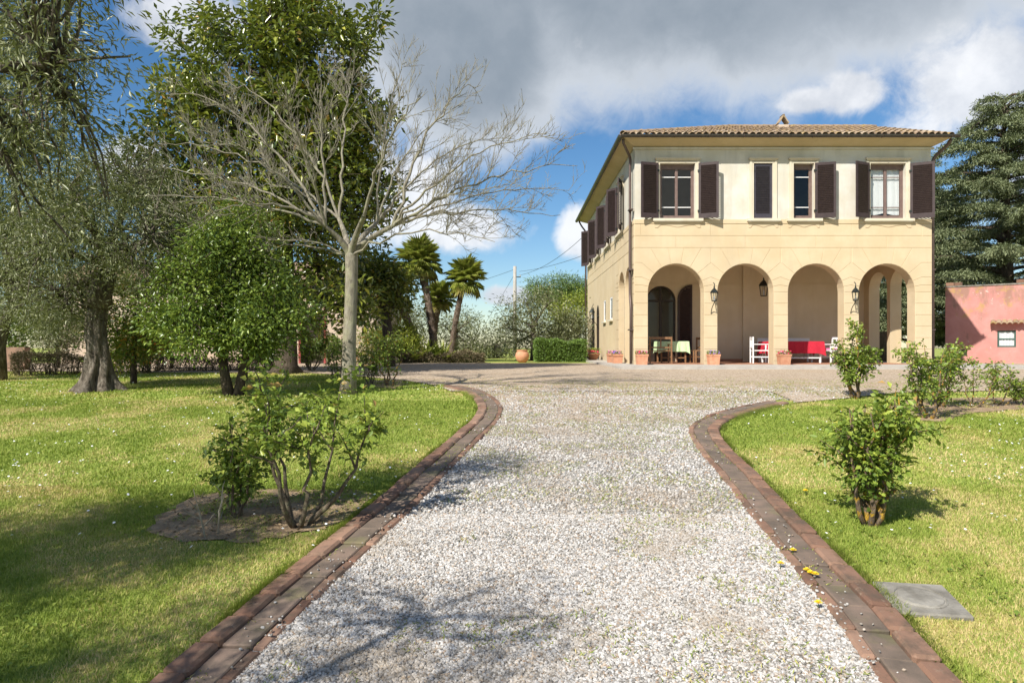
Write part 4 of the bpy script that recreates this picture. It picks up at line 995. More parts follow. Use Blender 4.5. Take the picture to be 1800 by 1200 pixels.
# olive C at the frame edge further back
oc = gpt(-4, 668)
tree('olive_tree', 'olive tree with a slim dark leaning trunk before the brown hedge', 'olive tree', oc, [(0, 0, -.05), (.0, 0, .8), (.15, 0, 1.4), (.5, 0, 1.9)], [.19, .15, .14, .12],
    [bl(20, 470, oc[1], 120, 1.3, 100), bl(-80, 400, oc[1], 140, 1.5, 150), bl(60, 330, oc[1]+.5, 75, 1.2, 130), bl(40, 130, oc[1], 85, 1.3, 150), bl(-60, 150, oc[1], 110, 1.4, 160), bl(75, 40, oc[1], 60, 1.0, 80)], 520, 115, .2, .095, .024, L_OLIVE, M_OLIVEBARK, droop=.25, limbs=7, limb_r=.09)
# near olive: trunk outside the frame, boughs hang into it and shade the lawn
fo_ = (-5.3, 2.4, float(gz(2.4)))
tree('olive_tree', 'large near olive tree whose hanging grey green boughs shade the lawn', 'olive tree', fo_, [(0, 0, -.05), (.05, 0, .7), (.1, .05, 1.5), (.25, .1, 2.1)], [.36, .27, .25, .2],
    [(-4.8, 2.4, 2.6, 1.0, .8, .7), (-5.6, 2.0, 2.6, 1.2, 1.2, .9), (-2.80, 4.1, 2.6, .42, .45, .5), (-3.0, 4.4, 1.9, .35, .4, .55), (-2.75, 4.0, 3.0, .45, .4, .25)], 400, 88, .14, .064, .0135, L_OLIVE, M_OLIVEBARK, droop=.3, limbs=10, limb_r=.07, shell=.9)
tree('olive_tree', 'olive tree standing outside the view that dapples the near gravel', 'olive tree', (-4.3, -.4, float(gz(-.4))), [(0, 0, -.05), (.05, 0, .7), (.1, .05, 1.6)], [.3, .24, .2],
    [(-3.7, .1, 2.7, 1.25, 1.1, .75), (-4.6, -.4, 2.5, 1.2, 1.2, .8), (-3.0, .7, 2.9, .6, .6, .4)], 170, 100, .17, .065, .015, L_OLIVE, M_OLIVEBARK, droop=.25, limbs=7, limb_r=.08)
# camellia
ca = gpt(410, 694)
ec = tree('camellia_tree', 'round glossy dark green camellia tree on two short trunks', 'camellia', ca, [(-.06, 0, -.05), (-.14, 0, .35), (-.2, 0, .75)], [.11, .085, .07],
    [bl(400, 500, 11.7, 105, 1.1, 95), bl(335, 565, 11.5, 75, .9, 55), bl(475, 555, 11.6, 65, .9, 60), bl(410, 420, 11.9, 65, .8, 60), bl(400, 598, 11.2, 95, .7, 26)], 300, 90, .15, .078, .042, L_CAM, M_DARKBARK, limbs=9, limb_r=.05, shell=1.1, flat=.75, tintpow=.8)
MB().tube([(.08, 0, -.05), (.13, .0, .3), (.22, 0, .62), (.25, .05, 1.0)], [.10, .08, .065, .05], 9).build('second_trunk', M_DARKBARK, ec, True)
# magnolia
mg = gpt(503, 656); YM = mg[1]
em = tree('magnolia_tree', 'tall evergreen magnolia with glossy leaves behind the bare tree', 'magnolia', mg, [(0, 0, -.05), (.0, 0, .25), (0, 0, 1.5), (-.05, 0, 4), (.0, 0, 7)], [.55, .30, .25, .19, .1],
    [bl(470, 280, YM, 190, 2.6, 130), bl(430, 140, YM, 130, 2.0, 110), bl(560, 120, YM, 100, 1.8, 120), bl(560, 350, YM, 130, 2.2, 110), bl(400, 400, YM, 130, 2.0, 110), bl(600, 230, YM, 85, 1.4, 90), bl(520, 20, YM, 75, 1.3, 60), bl(560, 520, YM, 110, 1.6, 60), bl(295, 270, YM, 80, 1.0, 70), bl(320, 150, YM, 60, .9, 50), bl(350, 60, YM, 60, .8, 50), bl(265, 330, YM, 45, .8, 40), bl(660, 200, YM, 45, .8, 40), bl(640, 60, YM, 45, .8, 40), bl(640, 330, YM, 60, 1, 70), bl(300, 390, YM, 60, 1, 60)], 800, 50, .19, .20, .088, L_MAG, M_DARKBARK, limbs=16, limb_r=.10, shell=.8, flat=.8, wander=.3)
mg2 = gpt(683, 645)
tree('magnolia_tree', 'lower spreading magnolia beside the leaning palms', 'magnolia', mg2, [(0, 0, -.05), (.0, 0, 1.0), (-.15, 0, 2.0)], [.24, .18, .15],
    [bl(672, 510, mg2[1], 52, 1.2, 42), bl(630, 490, mg2[1], 60, 1.2, 45)], 90, 66, .27, .19, .085, L_MAG, M_DARKBARK, limbs=7, limb_r=.08)
# red tinged shrubs
for px, py, Y, blobs, lab in ((235, 655, 14.0, [bl(235, 560, 14, 55, .7, 75), bl(215, 600, 14, 45, .6, 45)], 'shrub with yellow and red tinged leaves between the old olive and the camellia'),
                              (430, 650, 15.0, [bl(420, 400, 14.4, 70, .7, 45), bl(380, 450, 14.4, 60, .7, 60)], 'tall shrub with orange tinged leaves rising behind the camellia')):
    p = at(px, py, Y); tree('shrub', lab, 'shrub', (p.x, Y, float(gz(Y))), [(0, 0, -.05), (0, 0, .4), (.0, 0, 1.0)], [.07, .06, .05], blobs, 110, 60, .16, .08, .04, L_PHOT, M_DARKBARK, limbs=6, limb_r=.04)

# bare tree
def bare_tree():
    p0 = gp(612, 692); Y = p0.y; e = empty('bare_tree', (p0.x, p0.y, p0.z), 'leafless pale barked tree with wide arching branches beside the drive', 'tree')
    base = np.array(p0); loc = lambda px, py, dy=0: np.array(at(px, py, Y+dy))-base
    tk = [loc(612, 694), loc(613, 660), loc(614, 600), loc(617, 530), loc(618, 480), loc(618, 452), loc(618, 436), loc(619, 424)]
    MB().tube([Vector(p) for p in tk], [.155, .128, .116, .108, .108, .112, .095, .04], 14).build('trunk', M_BAREBARK, e, True)
    br = MB(); tw = MB(); rg = np.random.default_rng(5)
    def twigs(pth, r0, lev, length):
        n = len(pth); L = np.linalg.norm(np.diff(pth, axis=0), axis=1).sum()
        k = int(L/(.23 if lev == 1 else .11)); 
        for q in range(k):
            t = rg.uniform(.22 if lev == 1 else .1, 1); i = min(int(t*(n-1)), n-2); f = t*(n-1)-i; st = pth[i]*(1-f)+pth[i+1]*f; d = unit((pth[i+1]-pth[i])[None])[0]
            side = unit(np.cross(d, rg.normal(size=3))[None])[0]; ln = length*rg.uniform(.35, 1)*(1.15-t*.6)
            end = st+ln*unit((d*.75+side*.6+np.array([0, 0, .28 if lev == 1 else .5]))[None])[0]
            md = (st+end)/2+rg.normal(0, .07, 3)*ln; pp = bez(st, st*.6+md*.4+d*ln*.1, md, end, 6); rr = r0*(1-.6*t)*.45
            (br if lev == 1 else tw).tube([Vector(x) for x in pp], list(np.linspace(max(rr, .0042), .0024, 6)), 4 if lev > 1 else 5, False)
            if lev < 3: twigs(pp, max(rr, .004), lev+1, length*.42)
    limbs = [((300, 165), .5, .05), ((235, 345), -.6, .045), ((390, 150), 1.5, .05), ((560, 120), -.8, .05), ((715, 110), 1.0, .036), ((960, 235), -1.0, .045), ((1000, 335), 1.2, .04), ((250, 300), .3, .045), ((320, 225), -1.5, .045), ((900, 400), .4, .035), ((280, 425), .8, .032), ((800, 210), 1.4, .04), ((845, 150), .3, .055), ((1015, 292), -.5, .05), ((905, 245), 1.8, .045), ((985, 378), .6, .045), ((870, 425), -1.8, .04),
             ((270, 255), 1.8, .045), ((330, 400), -1.8, .04), ((480, 180), -2.2, .05), ((740, 170), -2.2, .05), ((620, 150), 2.4, .05), ((780, 330), 2.2, .04), ((430, 330), 2.4, .04), ((400, 470), -.6, .03), ((880, 330), -1.2, .04)]
    forks = [(572, 398, -.3), (596, 385, .7), (640, 380, -.6), (662, 392, .5), (690, 398, -.1)]
    fk = [loc(*f) for f in forks]
    for f in fk: br.tube([Vector(x) for x in bez(loc(616, 456), loc(616, 440), f*.5+loc(616, 430)*.5, f, 8)], list(np.linspace(.075, .036, 8)), 9, False)
    for (px, py), dy, r in limbs:
        en = loc(px, py, dy); c0 = loc(616, 450); st = fk[int(np.argmax([np.dot(unit((en-c0)[None])[0], unit((f-c0)[None])[0]) for f in fk]))]
        if py > 420: st = loc(614, 452)
        v = en-st; hor = np.array([v[0], v[1], 0]); r = r*.42
        low = py > 380
        c1 = st+hor*.22+np.array([0, 0, max(.35, v[2]*.5)]); c2 = st+hor*.62+np.array([0, 0, v[2]*.98+.10])
        if low: c1 = st+hor*.3+np.array([0, 0, .4]); c2 = st+hor*.7+np.array([0, 0, .35])
        pp = bez(st, c1, c2, en, 18); pp[2:-1] += rg.normal(0, .022, (15, 3))
        br.tube([Vector(x) for x in pp], list(r*1.15*(1-np.linspace(0, 1, 18))**1.15+.0045), 8, False)
        twigs(pp, r, 1, 1.25)
    br.build('branches', M_BAREBARK, e, True); o = tw.build('twigs', M_BAREBARK, e, True); o['kind'] = 'stuff'
bare_tree()

# roses
def rose(label, base, h, w, canes, nleaf, L, cm, flowers=0, seed=0, lean=0, bare=.35, group=None):
    rg = np.random.default_rng(seed); base = Vector(base); e = empty('rose_bush', base, label, 'rose bush', group); mb = MB(); P = []; Dd = []
    for k in range(canes):
        a = 2*math.pi*k/canes+rg.uniform(-.5, .5); rad = w*rg.uniform(.5, 1.0)*.5; hh = h*rg.uniform(.72, 1.02)
        en = np.array([rad*math.cos(a)+lean, rad*math.sin(a)*.8, hh]); st = np.array([.03*math.cos(a), .03*math.sin(a), -.03])
        pp = bez(st, st+np.array([en[0]*.5, en[1]*.5, hh*.25]), np.array([en[0]*.85, en[1]*.85, hh*.55]), en, 9); pp[1:-1] += rg.normal(0, .018*h, (7, 3))
        r0 = h*rg.uniform(.018, .026); mb.tube([Vector(x) for x in pp], list(np.linspace(r0, .004, 9)), 6)
        subs = [pp]
        for q in range(5):
            i = rg.integers(5, 9) if bare > .45 else rg.integers(3, 8); s = pp[i]; d = np.array([rg.normal(0, .5), rg.normal(0, .5), rg.uniform(.2, 1)]); ln = h*rg.uniform(.15, .36); en2 = s+unit(d[None])[0]*ln
            p2 = bez(s, s+(en2-s)*.3+rg.normal(0, .02, 3), s+(en2-s)*.7+rg.normal(0, .03, 3), en2, 5); mb.tube([Vector(x) for x in p2], list(np.linspace(r0*.4, .0025, 5)), 4, False); subs.append(p2)
        for sbr in subs:
            m_ = max(3, int(nleaf/canes/6)); t = rg.uniform(bare if sbr is pp else .1, 1, m_)*(len(sbr)-1); i = np.minimum(t.astype(int), len(sbr)-2); f = (t-i)[:, None]
            q = sbr[i]*(1-f)+sbr[i+1]*f; out = rg.normal(0, 1, (m_, 3))*np.array([1, 1, .5])
            for s5 in range(3):   # leaflets of one leaf
                oo = unit(out)*(.02+.032*s5)*(L/.05); P.append(q+oo+rg.normal(0, .008, (m_, 3))); Dd.append(unit(out+rg.normal(0, .6, (m_, 3))+np.array([0, 0, -.15])))
    mb.build('canes', cm, e, True)
    P = np.concatenate(P); Dd = np.concatenate(Dd); n = len(P); Nn = unit(rg.normal(0, .5, (n, 3))+np.array([0, 0, 1])); tint = np.clip(rg.beta(2, 2.2, n)+.25*(P[:, 2]/h-.6), 0, 1)
    o = link('foliage', leaf_mesh('foliage', P, Dd, Nn, L*rg.uniform(.7, 1.25, n), L*.62*rg.uniform(.8, 1.2, n), tint), L_ROSE, e); o['kind'] = 'stuff'
    for k in range(flowers):
        c = P[rg.integers(0, n)]; fm = MB()
        for ring, (r_, z_) in enumerate(((.05, 0), (.036, .015), (.02, .025))):
            for q in range(5):
                a = q*2*math.pi/5+ring*.6; a2 = a+.75; fm.add([c, c+np.array([r_*math.cos(a), r_*math.sin(a), .02+z_]), c+np.array([r_*1.2*math.cos((a+a2)/2), r_*1.2*math.sin((a+a2)/2), .035+z_]), c+np.array([r_*math.cos(a2), r_*math.sin(a2), .02+z_])], [(0, 1, 2), (0, 2, 3)])
        fm.build('flower', M_PETAL_P, e)
    return e
rose('large rose bush with bare forked stems in the soil bed beside the brick kerb', gp(527, 924), 1.06, 1.0, 6, 620, .055, M_CANE2, seed=1, lean=.05, bare=.72)
rose('slender leafy rose bush standing next to the large one in the soil bed', gp(418, 908), .78, .42, 4, 520, .05, M_CANE2, seed=2, bare=.3)
rose('dense rose bush with yellow lichened stems on the lawn beyond the drain cover', gp(1528, 922), 1.02, .66, 8, 1050, .054, M_CANE, seed=3, bare=.3)
rose('tall rose bush with one pink flower in front of the loggia', gp(1503, 700), 1.15, .5, 5, 900, .055, M_CANE, 1, seed=4, bare=.4)
rose('spreading rose bush in the soil bed in front of the end pillar', gp(1632, 736), 1.05, .8, 5, 480, .05, M_CANE, seed=5, bare=.35)
rose('rose bush with thick yellow stem below the end arch in the soil bed', gp(1655, 716), 1.0, .55, 4, 520, .05, M_CANE, seed=6, bare=.45)
rose('low rose bush with bright yellow bent stems in front of the pink wall', gp(1712, 716), .62, .7, 4, 170, .048, M_CANE, seed=7, bare=.55, lean=.1)
rose('low rose bush with an arching yellow stem below the grilled window', gp(1752, 712), .60, .75, 3, 160, .048, M_CANE, seed=8, bare=.5, lean=.2)
rose('small dark leafed rose bush at the end of the soil bed past the yellow stems', gp(1793, 712), .42, .3, 4, 200, .045, M_CANE2, seed=9, bare=.3)
rose('young rose bush right behind the trunk of the bare tree', gp(592, 672), .95, .5, 4, 260, .055, M_CANE2, seed=10)
rose('rose bush in the small soil patch between the bare tree and forecourt', gp(651, 676), .8, .45, 4, 260, .055, M_CANE2, seed=11)
rose('rose bush with reddish shoots nearest the forecourt in the small soil patch', gp(683, 678), 1.1, .6, 4, 300, .055, M_CANE, seed=12)
rose('leafy rose bush beside the magnolia trunk', gp(548, 652), 1.2, .9, 6, 700, .06, M_CANE2, seed=13, bare=.2)
for k, (px, py, lab) in enumerate(((362, 948, 'dead bare rose twig at the near edge of the soil bed'), (385, 940, 'thin pale dead stem beside the slender rose bush'))):
    mb = MB(); rg = np.random.default_rng(40+k); p = gp(px, py)
    pp = bez((0, 0, -.02), (-.02, 0, .12), (-.06 if k == 0 else .03, 0, .22), (-.10 if k == 0 else .02, .02, .36), 8); mb.tube([Vector(x) for x in pp], list(np.linspace(.008, .003, 8)), 5)
    for q in range(6): i = rg.integers(2, 7); d = np.array([rg.normal(0, .05), rg.normal(0, .05), rg.uniform(.05, .12)]); mb.tube([Vector(pp[i]), Vector(pp[i]+d*.6+rg.normal(0, .01, 3)), Vector(pp[i]+d)], [.004, .003, .002], 4)
    o = mb.build('dead_twig', M_BAREBARK); o.location = p; tag(o, lab, 'twig')

# palms
def frond_mesh(seed, dead=False):
    rg = np.random.default_rng(seed); V = []; Fc = []; T = []; n = 26; pet = .55
    w = .014; V += [(-w, 0, 0), (w, 0, 0), (w*.6, pet, 0), (-w*.6, pet, 0)]; Fc += [(0, 1, 2), (0, 2, 3)]; T += [.5]*4
    for i in range(n):
        a = R(-150+300*i/(n-1)); ln = .62*(1-.22*abs(i-(n-1)/2)/(n/2))*rg.uniform(.9, 1.1); d = np.array([math.sin(a), math.cos(a)]); s = np.array([d[1], -d[0]])
        b0 = np.array([0, pet]); m_ = b0+d*ln*.5; t_ = b0+d*ln; dr = .08+(.25 if dead else .10)*rg.uniform(.5, 1.4); q = len(V); tt = rg.uniform(.2, .8) if not dead else rg.uniform(.85, 1)
        V += [(*b0, 0), (*(m_+s*.026), .03), (*t_, -dr), (*(m_-s*.026), .03)]; Fc += [(q, q+1, q+2), (q, q+2, q+3)]; T += [tt]*4
    me = tri_mesh('frond', V, Fc, T); me.materials.append(L_PALM); return me
FM = [frond_mesh(i) for i in range(3)]; FD = frond_mesh(9, True)
def palm(label, px0, py0, px1, py1, Y, sc, nf, r=.13):
    a = at(px0, py0, Y); a.z = float(gz(Y)); b_ = at(px1, py1, Y); e = empty('palm_tree', a, label, 'palm tree'); v = b_-a
    mb = MB(); pts = [Vector(x) for x in bez((0, 0, -.1), (v.x*.15, 0, v.z*.4), (v.x*.6, 0, v.z*.7), v, 26)]; n = 12; rg = np.random.default_rng(int(px0))
    mb.tube(pts, [r*(1.0+.16*(i % 2)+.12*rg.uniform(-1, 1)+(.15 if i > 18 else 0)) for i in range(26)], n)
    for i in range(170):   # old leaf bases
        t = rg.uniform(.05, .97)*25; k = int(t); p = pts[k].lerp(pts[min(k+1, 25)], t-k); an = rg.uniform(0, 6.28); d = Vector((math.cos(an), math.sin(an), 0)); q = d.cross(Vector((0, 0, 1)))
        c = p+d*r*1.02; mb.add([c-q*.035, c+q*.035, c+d*.05+Vector((0, 0, .10)), c+Vector((0, 0, -.05))], [(0, 1, 2), (0, 3, 1), (0, 2, 3), (1, 3, 2)])
    mb.build('trunk', M_PALMBARK, e, False)
    for i in range(nf):
        az = i*2.39996; f = i/nf; elv = R(82-125*f+rg.uniform(-8, 8)); o = link('frond', FD if f > .9 else FM[i % 3], None, e)
        d = Vector((math.cos(az)*math.cos(elv), math.sin(az)*math.cos(elv), math.sin(elv))); o.location = v+Vector((0, 0, -.25*f))+d*.05
        o.rotation_mode = 'QUATERNION'; o.rotation_quaternion = d.to_track_quat('Y', 'Z'); s = sc*rg.uniform(.85, 1.1); o.scale = (s, s, s)
palm('tallest fan palm with a thick studded trunk', 765, 625, 738, 456, 29.0, .92, 60, .145)
palm('fan palm with a slim leaning trunk standing apart beside the tallest palm', 792, 625, 818, 484, 29.5, .80, 52, .11)
palm('dark fan palm half hidden behind the tallest palm', 758, 625, 772, 520, 31.5, .72, 34, .15)
palm('short fan palm with a leaning trunk behind the lower magnolia', 740, 628, 690, 512, 28.5, .85, 36, .14)
# agave like plants under the palms
for k, (px, Y, lab) in enumerate(((748, 27.6, 'strappy green plant at the foot of the tallest palm'), (715, 27.4, 'strappy green plant beside the leaning trunk of the short palm'), (775, 27.8, 'strappy green plant between the two taller palm trunks'))):
    n = 46; a = rng.uniform(0, 6.28, n); el = rng.uniform(.4, 1.3, n); D = np.stack([np.cos(a)*np.cos(el), np.sin(a)*np.cos(el), np.sin(el)], 1); p = at(px, 630, Y); p.z = float(gz(Y))
    e = empty('strap_leaf_plant', p, lab, 'plant'); link('leaves', leaf_mesh('leaves', np.zeros((n, 3)), D, unit(rng.normal(0, .3, (n, 3))+[0, 0, 1]), rng.uniform(.7, 1.25, n), .09, rng.uniform(.1, .7, n), .3, .15), L_PALM, e)
# hedges
def hedge(label, px0, px1, Y0_, Y1_, h, d, lm, n, L, W, twig=False, rough=.06, core=True):
    a = Vector(((px0-900)/F*Y0_, Y0_, 0)); c = Vector(((px1-900)/F*Y1_, Y1_, 0)); v = c-a; ln = v.length; e = empty('hedge', (a.x, a.y, float(gz((Y0_+Y1_)/2))-.02), label, 'hedge', rz=math.atan2(v.y, v.x))
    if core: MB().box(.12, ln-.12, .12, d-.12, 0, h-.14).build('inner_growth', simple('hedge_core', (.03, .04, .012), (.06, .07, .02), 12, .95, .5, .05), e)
    u = rng.uniform(0, 1, (n, 3)); face = rng.choice(5, n, p=[.34, .34, .2, .06, .06]); P = u*np.array([ln, d, h]); dp = np.abs(rng.normal(0, .07, n))
    P[face == 0, 1] = dp[face == 0]; P[face == 1, 2] = h-dp[face == 1]; P[face == 2, 1] = d-dp[face == 2]; P[face == 3, 0] = dp[face == 3]; P[face == 4, 0] = ln-dp[face == 4]
    P += rng.normal(0, rough*.5, P.shape); P[:, 2] += rough*np.sin(P[:, 0]*3.1)+rough*.6*np.sin(P[:, 0]*7.7); P[:, 2] = P[:, 2].clip(.02)
    D = rng.normal(0, .6, (n, 3)); D[:, 2] += .5; D[face == 0, 1] -= .7
    o = link('foliage', leaf_mesh('foliage', P, D, unit(rng.normal(0, .7, (n, 3))+[0, -.4, .8]), L*rng.uniform(.7, 1.3, n), W, rng.beta(2, 2, n)), lm, e); o['kind'] = 'stuff'
    if twig:
        mb = MB()
        for i in range(int(ln*26)):
            x = rng.uniform(0, ln); y = rng.uniform(.0, d); z = h*rng.uniform(.8, 1.05); mb.tube([(x, y, 0), (x+rng.normal(0, .05), y+rng.normal(0, .04), z*.5), (x+rng.normal(0, .1), y+rng.normal(0, .06), z)], [.012, .009, .004], 4, False)
        mb.build('stems', M_DARKBARK, e)['kind'] = 'stuff'
    return e
hedge('sparse brown clipped hedge behind the old olive tree', 18, 262, 16.6, 17.8, .52, .7, L_BROWN, 9000, .07, .018, True, .05, False)
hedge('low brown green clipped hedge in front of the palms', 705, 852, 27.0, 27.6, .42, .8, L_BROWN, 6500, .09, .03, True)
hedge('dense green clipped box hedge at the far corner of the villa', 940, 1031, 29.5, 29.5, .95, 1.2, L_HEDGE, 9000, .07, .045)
# background trees
def bgtree(name, label, cat, px, Y, blobs, ncl, per, cr_, L, W, lm, h0=1.4, tr=.16, bark_m=M_OLIVEBARK, **kw):
    x = (px-900)/F*Y; return tree(name, label, cat, (x, Y, float(gz(Y))), [(0, 0, -.1), (.05, 0, h0*.5), (.0, 0, h0)], [tr*1.3, tr, tr*.8], blobs, ncl, per, cr_, L, W, lm, bark_m, limbs=7, limb_r=tr*.5, **kw)
bgtree('olive_tree', 'silvery olive tree with a twisted dark trunk beside the utility pole', 'olive tree', 938, 33, [bl(925, 560, 33, 45, 1.2, 45), bl(955, 540, 33, 40, 1.2, 35), bl(900, 590, 33, 40, 1.0, 30)], 80, 70, .3, .16, .045, L_OLIVE)
bgtree('olive_tree', 'broad silvery olive tree behind the clipped box hedge', 'olive tree', 995, 34, [bl(990, 588, 34, 42, 1.3, 36), bl(1008, 580, 34, 22, 1.2, 34), bl(965, 595, 34, 32, 1.2, 28)], 110, 70, .3, .16, .045, L_OLIVE)
bgtree('olive_tree', 'small pale olive tree behind the slim leaning palm', 'olive tree', 800, 38, [bl(805, 580, 38, 42, 1.3, 38), bl(840, 610, 38, 35, 1.2, 20)], 70, 60, .3, .17, .05, L_OLIVE)
bgtree('olive_tree', 'olive tree with loose crown behind the short palm and yellow shrub', 'olive tree', 690, 36, [bl(680, 580, 36, 60, 1.4, 40), bl(730, 570, 36, 40, 1.3, 40)], 80, 60, .3, .17, .05, L_OLIVE)
bgtree('olive_tree', 'low olive tree between the urn and the slim palm', 'olive tree', 872, 40, [bl(872, 608, 40, 32, 1.2, 24)], 40, 60, .3, .17, .05, L_OLIVE, .7)
bgtree('stone_pine', 'dark umbrella shaped stone pine far behind the villa', 'pine tree', 985, 62, [bl(985, 510, 62, 58, 2.6, 20), bl(960, 522, 62, 38, 2, 13), bl(1015, 520, 62, 38, 2, 15)], 150, 90, .42, .3, .05, L_PINE, 3.6, .3, M_DARKBARK)
bgtree('mimosa_tree', 'bright yellow green tree in front of the stone pine', 'tree', 1015, 48, [bl(1015, 545, 48, 30, 1.5, 28), bl(985, 560, 48, 25, 1.2, 25)], 70, 70, .35, .2, .07, L_YEL, 1.6)
bgtree('shrub', 'yellow orange leaved shrub at the foot of the short palm', 'shrub', 712, 28.0, [bl(710, 596, 28, 26, .6, 24)], 40, 70, .16, .11, .05, L_YEL, .5, .05)
bgtree('shrub', 'leafy green shrub between the small soil patch and the palms', 'shrub', 668, 26, [bl(665, 605, 26, 30, .7, 28), bl(640, 612, 26, 22, .6, 22)], 50, 60, .16, .1, .05, L_PHOT, .5, .05)
bgtree('shrub', 'small evergreen shrub in front of the beige house behind the bare tree', 'shrub', 575, 24.5, [bl(575, 612, 24.5, 25, .6, 16)], 30, 60, .14, .09, .045, L_HEDGE, .35, .04)
for k, (px, Y, w_, h_, lab) in enumerate(((-60, 30, 140, 80, 'broad evergreen tree behind the brown hedge at the lawn edge'), (330, 34, 120, 90, 'evergreen tree rising behind the magnolia and camellia'), (610, 44, 80, 60, 'evergreen tree behind the beige house and bare tree'))):
    bgtree('evergreen_tree', lab, 'tree', px, Y, [bl(px, 540, Y, w_, 2, h_), bl(px+40, 580, Y, w_*.7, 2, h_*.6)], 110, 70, .4, .2, .09, L_CAM, 1.2, .2, M_DARKBARK)
bgtree('shrub', 'rounded green shrub between the old olive and the beige house', 'shrub', 300, 20.5, [bl(300, 585, 20.5, 55, .8, 42), bl(260, 605, 20.5, 40, .7, 28)], 90, 70, .17, .1, .05, L_PHOT, .5, .05)
bgtree('shrub', 'leafy shrub under the magnolia in front of the beige house', 'shrub', 465, 21, [bl(455, 600, 21, 48, .8, 30)], 70, 70, .16, .1, .05, L_CAM, .4, .05)
bgtree('shrub', 'light green shrub before the beige wall beside the slim dark olive', 'shrub', 100, 21.5, [bl(110, 575, 21.5, 38, .7, 45)], 60, 70, .17, .1, .045, L_OLIVE, .5, .05)
hedge('low brown hedge behind the camellia and the magnolia trunk', 270, 480, 18.6, 19.4, .40, .6, L_BROWN, 6000, .07, .02, True, .05, False)
# cedar
def cedar(label, px, Y, h, spread, seed, z0=1.2, n_br=95):
    rg = np.random.default_rng(seed); x = (px-900)/F*Y; e = empty('cedar_tree', (x, Y, float(gz(Y))), label, 'cedar'); mb = MB(); mb.tube([(0, 0, -.1), (.05, 0, h*.3), (0, 0, h*.65), (0, 0, h)], [.5, .4, .24, .03], 10); P = []; D = []
    for i in range(n_br):
        z = z0+(h-z0)*(i+.5)/n_br; a = i*2.4+rg.uniform(-.4, .4); ln = spread*(1-((z-z0)/(h-z0))**1.4*.85)*rg.uniform(.65, 1.1); en = np.array([ln*math.cos(a), ln*math.sin(a), z+rg.uniform(-.5, .5)])
        pp = bez((0, 0, z), (en[0]*.35, en[1]*.35, z+.5), (en[0]*.7, en[1]*.7, z+.35), en, 10); mb.tube([Vector(q) for q in pp], list(np.linspace(.11, .015, 10)), 5, False)
        for t in np.linspace(.15, 1, int(ln*3.4)):
            k = min(int(t*9), 8); c = pp[k]+(pp[k+1]-pp[k])*(t*9-k)
            for s in range(3):
                ang = a+rg.uniform(-1.5, 1.5); sl = rg.uniform(.4, 1.15)*(1.2-.5*t); d = np.array([math.cos(ang), math.sin(ang), -.12-.15*rg.random()]); m_ = 46
                u = rg.uniform(0, 1, m_)[:, None]; P.append(c+d*sl*u+rg.normal(0, 1, (m_, 3))*np.array([.13, .13, .06])-np.array([0, 0, .22])*u*u*sl); D.append(d*.6+rg.normal(0, .6, (m_, 3)))
    P = np.concatenate(P); D = np.concatenate(D); n = len(P); mb.build('trunk', M_DARKBARK, e, True)
    o = link('crown', leaf_mesh('crown', P, D, unit(rg.normal(0, .5, (n, 3))+[0, 0, 1]), rg.uniform(.12, .26, n), .045, rg.beta(2, 2, n)), L_CEDAR, e); o['kind'] = 'stuff'
cedar('great blue green cedar with layered drooping boughs behind the pink outbuilding', 1765, 36, 13.6, 8.8, 3)
cedar('second cedar with dark boughs seen through the end arches of the loggia', 1610, 44, 12, 6, 4, .8)
# utility pole and wires
pp_ = Vector(((905-900)/F*46, 46, float(gz(46)))); e = empty('utility_pole', pp_, 'grey utility pole with wires behind the olive trees', 'utility pole'); ph = at(905, 468, 46).z-pp_.z
MB().tube([(0, 0, -.2), (0, 0, ph)], [.15, .11], 10).build('pole', M_POLE, e, True); MB().box(.11, .4, -.03, .03, ph-.75, ph-.69).build('insulator_arm', M_IRON, e); MB().lathe([(.03, 0), (.05, .05), (.03, .12)], 8, (.36, 0, ph-.69)).build('insulator', M_WPAINT, e)
def wire(label, a, b_, sag=.4):
    a, b_ = Vector(a), Vector(b_); o = MB().tube([a.lerp(b_, t)-Vector((0, 0, sag*4*t*(1-t))) for t in np.linspace(0, 1, 14)], .012, 4).build('wire', M_IRON); tag(o, label, 'wire')
top = pp_+Vector((.3, 0, ph-.6))
wire('wire from the utility pole up to the villa eave', top, (X0-.05, Y1-.3, 6.7)); wire('pale wire from the utility pole to the villa side wall', top+Vector((0, 0, .25)), (X0-.05, Y1-.6, 5.55), .15)
wire('wire from the utility pole towards the palms', pp_+Vector((0, 0, ph-.2)), at(760, 512, 60), .2); wire('slanting stay wire of the utility pole', pp_+Vector((0, 0, ph-.5)), at(830, 606, 50), .05)
wire('two strand cable between the villa corner and the cedar', (X1, Y0+2, 3.4), at(1740, 495, 33), .1)
# beige house far left
bh = Vector((-17.5, 26.5, -.05)); hs_ = empty('beige_house', bh, 'low beige plastered house with red door posts behind the trees', 'house')
me = slab(rect(0, 12.2, -.2, 3.3), [rect(9.3, 10.2, -.19, 2.1), rect(3.5, 4.6, .9, 2.0), rect(6.3, 7.4, .9, 2.0)], 0, .3, lambda u, d, z: (u, d, z)); link('wall', me, M_BEIGE, hs_)
MB().box(0, 12.2, 5, 5.3, -.2, 3.3).build('rear_wall', M_BEIGE, hs_); MB().box(0, .3, .3, 5, -.2, 3.3).build('end_wall', M_BEIGE, hs_); MB().box(11.9, 12.2, .3, 5, -.2, 3.3).build('end_wall', M_BEIGE, hs_)
MB().add([(-.4, -.5, 3.25), (12.6, -.5, 3.25), (12.6, 2.65, 4.3), (-.4, 2.65, 4.3), (-.4, 5.8, 3.25), (12.6, 5.8, 3.25)], [(0, 1, 2, 3), (3, 2, 5, 4), (0, 3, 4), (1, 5, 2)]).build('roof', M_TILE, hs_)
